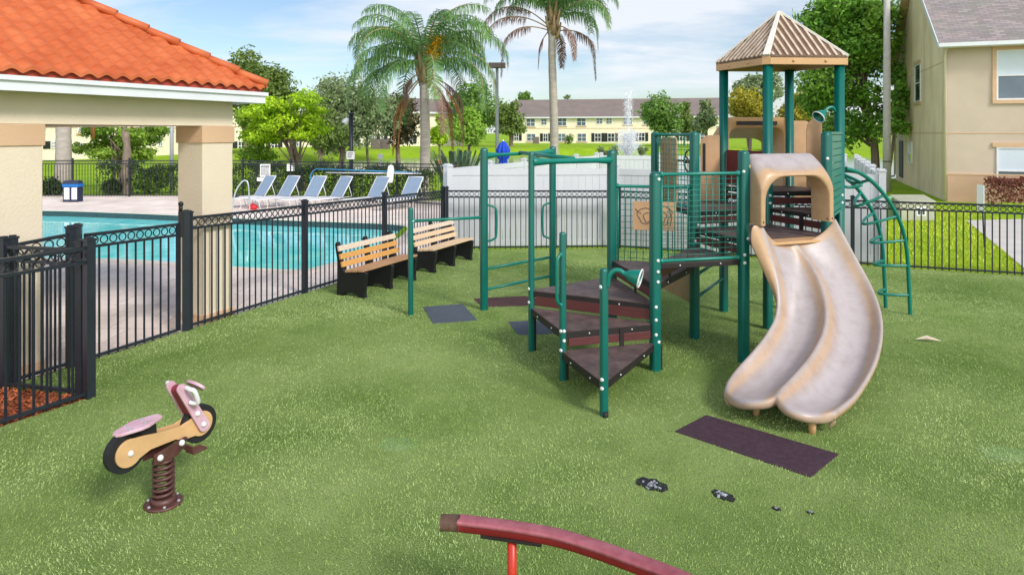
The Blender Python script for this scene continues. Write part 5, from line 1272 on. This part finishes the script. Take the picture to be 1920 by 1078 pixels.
building('townhouse_row','pale townhouse row with black shutters behind the magnolia and the left palm',at(425,250,90).to_2d(),at(868,250,116).to_2d(),13,.42,6.0,8.4,B2)
B3=[(150,241,9,16,'t'),(100,272,9,14,'d'),(270,268,10,14,'w'),(215,270,12,16,'d'),(300,268,10,14,'w'),(150,275,10,14,'w'),(270,241,10,14,'t')]
building('townhouse_row','cream townhouse row seen through the pavilion opening',at(60,250,58).to_2d(),at(370,250,74).to_2d(),12,.35,5.4,8.6,B3)
# AC units by the far row
for i,(px,py,Y) in enumerate(((705,280,92),(722,279,93),(1005,267,140),(1075,268,141),(1003,272,137))):
    if i>2: continue
    c=at(px,py,Y); c.z=ground_z(c.x,c.y); t=thing('air_conditioner',('dark grey air conditioner box by the pale row, left of the magnolia trunk','dark grey air conditioner box right beside the magnolia trunk','dark air conditioner box at the left end of the long row')[i],'air conditioner',c,group='air conditioners by the far rows')
    MB().box(c.x-.62,c.x+.62,c.y-.5,c.y+.5,0,1.3+c.z).build('casing','lamphead',t,bevel=.05); MB().box(c.x-.58,c.x+.58,c.y-.45,c.y+.45,1.3+c.z+.01,1.38+c.z).build('grille','shutter',t)
c=at(713,279,80); c.z=ground_z(c.x,c.y); t=thing('lawn_sign','tiny white sign standing on the bright lawn before the pale row','sign',c,group=None)
MB().box(c.x-.03,c.x+.03,c.y-.03,c.y+.03,c.z,c.z+1.0).build('stake','white',t); MB().box(c.x-.3,c.x+.3,c.y-.06,c.y-.035,c.z+.55,c.z+1.1).build('plate','sign',t)
# ------------------------------------------------------------------ trees
def blobs(c,rad,n_,r,seed,shape=None):
    g=np.random.default_rng(seed); out=[]
    tries=0
    while len(out)<n_ and tries<4000:
        tries+=1; p=g.uniform(-1,1,3)
        if (p**2).sum()>1: continue
        if shape=='cone':
            w_=(1-p[2])/2*.95+.08
            if math.hypot(p[0],p[1])>w_: continue
        q=np.array(c)+p*np.array(rad)*.82; k=r*g.uniform(.7,1.3)
        if shape=='cone': k*=.55+.5*(1-p[2])/2
        if any(np.linalg.norm(q-o[0])<.5*r for o in out): continue
        out.append((q,k))
    return out
def foliage(bl,n_,size,seed,flat=.8,asp=.5,hang=0.0):
    g=np.random.default_rng(seed); w_=np.array([b[1]**2 for b in bl]); w_/=w_.sum()
    idx=g.choice(len(bl),n_,p=w_); d=g.normal(size=(n_,3)); d/=np.linalg.norm(d,axis=1)[:,None]
    rr_=g.uniform(.25,1,n_)**.45*(1+.12*g.normal(size=n_)); cen=np.array([b[0] for b in bl])[idx]; rad=np.array([b[1] for b in bl])[idx]
    # ragged lobes: each blob swells and dips with direction
    lob=1+.28*np.sin(d[:,0]*5+idx*1.3)*np.cos(d[:,2]*4+idx)+.15*np.sin(d[:,1]*9+idx*2.1)
    P=cen+d*(rad*rr_*lob)[:,None]*np.array([1,1,flat]); nr=d.copy(); nr[:,2]+=.35-hang
    return leaf_quads(P,nr,size,g,asp)
def tree(name,label,px,Y,z0,bl,n_,size,m,tr=.2,seed=1,cat='tree',group=None,flat=.8,bark='bark',limbs=10,tx=0,asp=.5,stems=1):
    X=(px-960)*Y/F; t=thing(name,label,cat,(X,Y,z0),group=group)
    np_mesh('crown',foliage(bl,n_,size,seed,flat,asp),4,m,t)
    cz=np.mean([b[0][2] for b in bl]); top=max(b[0][2] for b in bl); cx_=np.mean([b[0][0] for b in bl]); cy_=np.mean([b[0][1] for b in bl])
    g=random.Random(seed); mb=MB()
    for s in range(stems):
        bx=X+(g.uniform(-.35,.35) if stems>1 else 0); by=Y+(g.uniform(-.3,.3) if stems>1 else 0)
        ex=cx_+(g.uniform(-.8,.8) if stems>1 else 0)
        zz=[z0-.3,z0+.15,z0+(cz-z0)*.45,cz,cz+(top-cz)*.8]
        P=[V((bx+(ex-bx)*f+tr*.5*math.sin(z*1.3+seed),by+(cy_-by)*f+tr*.4*math.cos(z*1.1),z)) for z,f in zip(zz,(0,0,.3,.8,1))]
        mb.tube(cr(P,4),[tr*(1.25-.95*i/16) for i in range(17)],10)
        for b in sorted(bl,key=lambda q:-q[1])[s::stems][:limbs]:
            q=V(b[0]); f=g.uniform(.25,.8); a=P[1].lerp(P[3],f); mid=a.lerp(q,.55)+Z*.12*(q-a).length
            mb.tube(cr([a,mid,q],4),[tr*.45*(1-.085*i) for i in range(9)],6)
    mb.build('trunk',bark,t); return t
def ptree(name,label,cpx,cpy,wpx,hpx,Y,n_,size,m,bn_=14,bf=.36,seed=1,shape=None,group='trees around the lawns',depth=None,tpx=None,tr=.2,z0=None,flat=.8,**kw):
    c=at(cpx,cpy,Y); rx=wpx*Y/F/2; rz=hpx*Y/F/2; ry=depth or rx
    bl=blobs(c,(rx,ry,rz),bn_,min(rx,rz)*bf*1.25 if shape is None else rx*bf*1.5,seed,shape)
    if z0 is None: z0=ground_z(c.x,c.y)
    return tree(name,label,tpx or cpx,Y,z0,bl,n_,size,m,tr,seed,group=group,flat=flat,**kw)
# sweetgum behind the tower (right)
ptree('sweetgum_tree','big dark green star leaved tree rising behind the playground tower',1592,125,215,350,36,30000,.24,'sweet',34,.27,11,tpx=1648,tr=.22,limbs=16)
ptree('sweetgum_tree','lower leafy tree with drooping branches between the utility pole and the townhouse',1690,205,58,130,33.5,2600,.19,'sweet',9,.34,12,tpx=1665,tr=.07,limbs=8)
# myrtles by the pool fence
ptree('crape_myrtle','bright lime green layered tree beside the pavilion roof edge',545,230,200,140,31,13000,.17,'lime',32,.30,21,tpx=570,tr=.09,flat=.45,stems=4,limbs=8,z0=0)
ptree('crape_myrtle','darker green myrtle at the right of the pavilion column, against the pale row',485,245,105,135,34,7000,.17,'cmyrtle',18,.32,22,tr=.07,flat=.55,stems=3,z0=0)
ptree('crape_myrtle','green crape myrtle seen through the pavilion opening',222,262,185,105,31,10000,.17,'cmyrtle',26,.32,23,tpx=225,tr=.08,flat=.5,stems=4,z0=0)
ptree('oak_tree','broad dark oak crown rising above the pavilion roof edge',462,160,165,125,72,15000,.40,'oak',26,.36,31,tr=.4)
ptree('oak_tree','tall grey green oak between the lime tree and the left palm',652,212,165,160,66,16000,.32,'oakgrey',30,.32,32,tpx=640,tr=.3)
ptree('magnolia_tree','dark bronze magnolia with a rounded cone crown on the bright lawn',746,222,88,108,74,7500,.36,'magn',24,.34,33,tr=.28,shape=None)
ptree('cypress_tree','light green conical tree right of the left palm',880,226,66,96,84,5200,.40,'conif',20,.42,34,shape='cone',tr=.18)
ptree('cypress_tree','small yellow green tree partly behind the left palm trunk',826,238,34,76,78,2600,.36,'lime',10,.42,35,shape='cone',tr=.14)
ptree('oak_tree','large mid green oak behind the street lamp pole',893,205,130,110,112,6500,.55,'fartree',22,.32,36,tr=.4)
ptree('oak_tree','rounded dark green oak at the left end of the long townhouse row',958,222,64,96,108,4200,.5,'oak',16,.36,37,tr=.35)
ptree('oak_tree','distant treetop just above the roof, left of the right palm',988,182,44,22,190,1400,.6,'fartree',8,.5,38,tr=.3)
ptree('oak_tree','small distant treetop above the roof, right of the right palm trunk',1066,186,26,12,190,300,.5,'oakgrey',5,.5,39,tr=.2)
ptree('maple_tree','dense rounded green maple right of the fountain',1237,218,78,74,112,6500,.5,'fartree',20,.36,40,tr=.3)
ptree('cypress_tree','dark narrow conical tree right of the rounded maple',1284,219,40,72,116,3200,.5,'oak',12,.42,41,shape='cone',tr=.2)
ptree('cypress_tree','pale olive conical tree left of the playground tower',1324,214,48,86,104,3600,.5,'oakgrey',14,.42,42,shape='cone',tr=.2)
ptree('ochre_tree','yellow ochre bushy tree behind the left tower post',1405,200,92,80,84,5500,.42,'ochre',18,.36,43,tr=.25)
ptree('oak_tree','olive green tree above the ochre one behind the tower',1432,165,95,70,96,4200,.5,'oakgrey',14,.36,44,tr=.3)
ptree('ochre_tree','second ochre tree low behind the tower between its rear posts',1500,215,80,80,78,4200,.42,'ochre',14,.38,45,tr=.2)
ptree('maple_tree','green shrubby tree low behind the right tower post',1560,235,110,70,60,4800,.32,'fartree',16,.38,46,tr=.2)
# shrubs
def bush(name,label,px,py,wpx,hpx,Y,n_,size,m,seed,cat='shrub',group='shrubs along the fences and lawns'):
    c=at(px,py,Y); z0=ground_z(c.x,c.y); bl=blobs(c,(wpx*Y/F/2,wpx*Y/F/2,hpx*Y/F/2),7,hpx*Y/F*.3,seed)
    t=thing(name,label,cat,(c.x,c.y,z0),group=group); np_mesh('foliage',foliage(bl,n_,size,seed,.9),4,m,t)
    mb=MB()
    for b in bl: mb.tube([(c.x,c.y,z0-.1),tuple(b[0])],[.04,.015],5)
    mb.build('stems','bark',t); return t
bush('shrub','dark shrub behind the far fence left of the double bin',100,352,36,34,28.6,1500,.14,'hedge',51)
bush('shrub','loose shrub behind the far fence right of the double bin',215,352,46,38,28.6,1800,.14,'hedge',52)
bush('shrub','small dark cone shrub against the long far row',1066,261,18,18,136,500,.35,'oak',53)
bush('shrub','pale flowering shrub left of the fountain by the pond edge',1140,284,52,18,60,1400,.16,'oakgrey',54)
bush('shrub','pale flowering shrub right of the fountain by the pond edge',1208,284,30,18,60,800,.16,'oakgrey',55)
bush('shrub','dark low shrub on the pond bank right of the left palm',995,302,60,16,46,1200,.14,'hedge',56)
bush('shrub','spiky green shrub under the myrtle seen through the opening',282,335,60,40,29.4,2000,.16,'cmyrtle',57)
hedgebox('clipped_hedge',(-17.5,29.0),(-11,29.2),1.0,0,1.25,5200,.11,'hedge','dark clipped hedge behind the far fence, left of the sun loungers',group='clipped hedges behind the far fence',seed=61)
hedgebox('clipped_hedge',(-11,29.2),(-3.0,25.6),1.0,0,1.25,9000,.11,'hedge','dark clipped hedge behind the far fence, behind the sun loungers',group='clipped hedges behind the far fence',seed=62)
# bird of paradise
def strel(px,Y,label,n_,hgt,seed):
    X=(px-960)*Y/F; t=thing('bird_of_paradise',label,'plant',(X,Y,0),group=None); g=random.Random(seed); mb=MB(); fl=MB()
    for i in range(n_):
        az=g.uniform(0,2*PI); le=g.uniform(.2,.95); h=hgt*g.uniform(.65,1.05); b=V((X+.5*le*math.cos(az),Y+.5*le*math.sin(az),0)); d=V((math.cos(az),math.sin(az),0))
        p1=b+d*.35*le+Z*h*.5; p2=b+d*(.9*le)+Z*h; p3=b+d*(1.25*le)+Z*(h*1.02)
        w_=.09; s=V((-d.y,d.x,0))
        mb.tube([b,p1],.018,5)
        q=[p1,p1.lerp(p2,.35)+s*w_,p2+s*w_*.7,p3,p2-s*w_*.7,p1.lerp(p2,.35)-s*w_]
        mb.add(q+[p1.lerp(p2,.35)-d*.02,p2-d*.02],[(0,1,6),(1,2,7,6),(2,3,7),(3,4,7),(4,5,6,7),(5,0,6)],True)
        if i%11==0:
            e=p1+Z*.5; fl.tube([b,e],.012,5); fl.add([e,e+d*.1+Z*.2,e+d*.2+Z*.1,e+d*.06+Z*.25,e+d*.02+Z*.05],[(0,1,2),(0,3,4)])
    mb.build('leaves','bop',t); fl.build('blossoms','orangef',t)
strel(855,27.6,'spiky grey green bird of paradise clump behind the far fence corner',70,1.85,3)
# ------------------------------------------------------------------ palms
def frond(base,az,el,Ln,droop,m,seed,nl=80,ll=.80,wid=.034,hang=.95,lmin=.12):
    g=random.Random(seed); P=[V(base)]; e=el; k=22; st=Ln/k; d2=V((math.cos(az),math.sin(az),0))
    for i in range(k):
        e-=droop*(i/k)**.8/k*2.1; e=max(e,-1.5); P.append(P[-1]+(d2*math.cos(e)+Z*math.sin(e))*st)
    vs=[];
    side=V((-d2.y,d2.x,0))
    for i in range(nl):
        f=lmin+(1-lmin)*(i+g.random())/nl; x=f*k; j=min(int(x),k-1); p=P[j].lerp(P[j+1],x-j); t=(P[j+1]-P[j]).normalized()
        for s in (-1,1):
            l=ll*g.uniform(.75,1.15)*(math.sin(PI*(.12+.80*f))**.6); roll=g.uniform(-.6,.7)
            o=(side*s*math.cos(roll)+t.cross(side*s)*0+Z*math.sin(roll)*.6+t*.55).normalized()
            a=p; b=p+o*l*.45-Z*l*hang*.12; c=b+(o*.35-Z*hang*1.5).normalized()*l*.55
            wv=t*wid*.5
            vs+=[a-wv,a+wv,b+wv,b-wv, b-wv,b+wv,c+wv*.25,c-wv*.25]
    return P,np.array([tuple(v) for v in vs])
def palm(label,px,Y,ztop,rt,fr,seed,dead=(),boots=10,fl=None):
    X=(px-960)*Y/F; t=thing('queen_palm',label,'palm tree',(X,Y,0),group='tall queen palms by the pool')
    zz=np.linspace(-.3,ztop,26)
    MB().tube([V((X+.05*math.sin(z*.7),Y,z)) for z in zz],[rt*(1.12-.25*i/25+.03*math.sin(i*2.1)+(.25 if i==0 else 0)) for i in range(26)],18).build('trunk','palmbark',t)
    g=random.Random(seed); mb=MB()
    for i in range(boots):
        az=i*2.4; d=V((math.cos(az),math.sin(az),0)); b=V((X,Y,ztop-.35+.09*i)); h=g.uniform(.6,1.1)
        mb.tube([b+d*rt*.7,b+d*(rt*1.35)+Z*h*.45,b+d*(rt*1.1+.14)+Z*h],[.11,.085,.03],7)
    mb.tube([V((X,Y,ztop-.15)),V((X,Y,ztop+.7)),V((X,Y,ztop+1.3))],[rt*1.05,rt*.85,.05],12); mb.build('leaf_bases','boot',t)
    for i,(az,el,Ln,dr) in enumerate(fr):
        b=V((X,Y,ztop+.35+.04*i%.6)); P,vv=frond(b,az,el,Ln,dr,'palmleaf',seed*50+i)
        o=np_mesh('frond',vv,4,'palmleaf',t)
        MB().tube(P,[.034*(1-.04*j) for j in range(len(P))],6).build('stalk','boot' if i%3==0 else 'bop',o)
    for i,(az,el,Ln,dr,mm,zo) in enumerate(dead):
        b=V((X+math.cos(az)*rt,Y+math.sin(az)*rt,ztop+zo)); P,vv=frond(b,az,el,Ln,dr,mm,seed*90+i,80,.5,.03,1.5,.22)
        o=np_mesh('dead_frond',vv,4,mm,t); MB().tube(P,[.03*(1-.04*j) for j in range(len(P))],6).build('stalk','boot',o)
    if fl:
        r=np.random.default_rng(seed); b=np.array([X+fl[0],Y-.3,ztop+fl[1]]); k=1600; u=r.uniform(0,1,k)
        Pp=b+np.stack([r.normal(0,.13,k)+.25*u,r.normal(0,.13,k),1.0*u-.1],1); np_mesh('flower_cluster',leaf_quads(Pp,r.normal(size=(k,3)),.085,r),4,'flower',t)
        MB().tube([V((X,Y,ztop+.2)),V((X+fl[0],Y-.3,ztop+fl[1]))],.03,6).build('flower_stalk','boot',t)
    return t
rg_=random.Random(5)
f1=[]
for i in range(20):
    az=i*2.39996+.4; lv=i/19; f1.append((az,1.4-1.05*lv+rg_.uniform(-.1,.1),rg_.uniform(3.6,4.7),1.5+1.15*lv+rg_.uniform(-.2,.2)))
f1+= [(PI+.1,.1,4.2,2.3),(PI-.5,.25,4.4,2.4),(PI+.9,.1,3.6,2.3),(.25,.2,4.2,2.5),(-.2,.35,4.6,2.6),(PI+.15,.55,4.0,2.5),(PI-.3,.95,4.3,2.3),(.1,.8,3.6,2.6),(PI+.6,.35,3.8,2.6),(-.35,.6,3.2,2.7),(.5,1.0,3.6,2.2)]
palm('queen palm with full green crown, yellow flower cluster and hanging brown fronds',795,27,4.75,.20,f1,3,
  dead=[(PI-.1,-.8,3.3,1.5,'deadleaf',0),(PI+.3,-.9,3.0,1.4,'deadleaf',-.1),(.1,-.6,3.4,1.8,'deadleaf',.1),(.5,-.75,3.1,1.6,'deadleaf',0),(-.9,-.4,2.7,2.2,'deadgrey',0),(.4,-.3,3.2,2.5,'deadgrey',.1),(PI+.5,-.5,1.6,2.4,'deadgrey',.2)],fl=(.35,.75))
f2=[]
for i in range(16):
    az=i*2.39996+1.1; lv=i/15; f2.append((az,1.4-.75*lv+rg_.uniform(-.1,.1),rg_.uniform(3.4,4.2),1.4+.9*lv+rg_.uniform(-.2,.2)))
f2+=[(.15,1.0,3.8,2.7),(-.2,.5,3.2,3.0)]
palm('taller queen palm with bare grey trunk and sparse crown at the frame top',1037,30,7.1,.185,f2,4,
  dead=[(PI+.1,.5,4.6,2.9,'deadgrey',.1),(PI-.3,.75,4.6,2.6,'deadgrey',.2),(PI+.4,.2,3.9,2.8,'deadgrey',0),(.2,.1,3.4,3.2,'deadgrey',0),(-.8,-.2,2.2,2.6,'deadgrey',.2),(1.2,-.1,2.3,2.8,'deadgrey',.1),(PI-.1,-.9,1.7,1.4,'deadgrey',0)],boots=12)
# palm trunk and bare stem seen through the pavilion opening (crowns hidden above the roof)
def stem(px,Y,ztop,r,label,seed):
    X=(px-960)*Y/F; fr=[(i*2.4,1.2-.05*i,3.2,1.8) for i in range(10)]
    return X
f3=[(i*2.39996,1.3-.06*i,3.4,1.7+.05*i) for i in range(14)]
palm('queen palm whose thick grey trunk shows through the pavilion opening, left of the bin',117,29.2,4.6,.30,f3,7,dead=[(0.2,-.4,2.0,2.0,'deadleaf',-.6),(PI-.2,-.5,1.9,1.8,'deadleaf',-.7)])
X=(237-960)*28.8/F; t=thing('dead_trunk','bare grey broken trunk behind the far fence, right of the bin','tree trunk',(X,28.8,0))
MB().tube([V((X+.04*math.sin(i),28.8,-.2+.26*i)) for i in range(12)],[.22-.008*i+.02*math.sin(i*2) for i in range(12)],12).build('trunk','bark',t)
MB().tube(cr([V((X+.02,28.8,2.0)),V((X-.12,28.75,2.5)),V((X-.02,28.8,2.9))],4),.06,8).build('broken_limb','bark',t)
X=(322-960)*29.5/F; MB().tube([V((X,29.5,-.2)),V((X,29.5,4.2))],[.09,.07],10).build('grey_post','metal',label='slim grey post behind the far fence beside the pavilion column',cat='post')
# ------------------------------------------------------------------ fountain
m,n,b=nt('water_spray'); L=n.links.new; o=n.nodes['Material Output']; b.inputs['Base Color'].default_value=(.9,.93,.96,1); b.inputs['Roughness'].default_value=.3
tr_=N(n,'ShaderNodeBsdfTransparent'); mx=N(n,'ShaderNodeMixShader',Fac=.33); L(tr_.outputs[0],mx.inputs[1]); L(b.outputs[0],mx.inputs[2]); L(mx.outputs[0],o.inputs['Surface']); M['spray']=m
g=np.random.default_rng(9); Yf=74.; c=np.array([(1178-960)*Yf/F,Yf,-.5]); t=thing('fountain','white water fountain jet spraying up from the pond in front of the long row','fountain',tuple(c))
def spray(name,vr,vz,n_,sz,spread):
    az=g.uniform(0,2*PI,n_); u=g.uniform(0,1,n_)**.8; r_=vr*g.uniform(.75,1.1,n_); vz_=vz*g.uniform(.85,1.06,n_); T_=2*vz_/9.8; tt_=u*T_*np.where(g.random(n_)<.5,.55,1)
    P=np.stack([c[0]+np.cos(az)*r_*tt_,c[1]+np.sin(az)*r_*tt_,c[2]+vz_*tt_-4.9*tt_**2],1)+g.normal(0,spread,(n_,3))*np.array([1,1,.4])
    d=np.stack([np.cos(az)*r_,np.sin(az)*r_,vz_-9.8*tt_],1); d/=np.linalg.norm(d,axis=1)[:,None]
    L_=g.uniform(.10,.4,n_)[:,None]*d; s_=np.cross(d,g.normal(size=(n_,3))); s_/=np.linalg.norm(s_,axis=1)[:,None]; s_*=(sz*g.uniform(.5,1.4,n_))[:,None]
    np_mesh(name,np.stack([P-L_*.5,P+s_,P+L_*.5,P-s_],1).reshape(-1,3),4,'spray',t)
spray('centre_jet',.24,11.6,2400,.035,.15); spray('outer_spray',1.15,7.8,5200,.03,.12); spray('low_spray',1.7,6.0,4500,.03,.12)
ptree('oak_tree','soft green oak filling the gap low behind the lamp post',600,240,95,90,60,5200,.28,'oak',16,.36,71,tr=.18)
ptree('myrtle_tree','small light green tree on the lawn left of the magnolia',690,235,55,80,70,3200,.28,'fartree',12,.38,72,tr=.14)
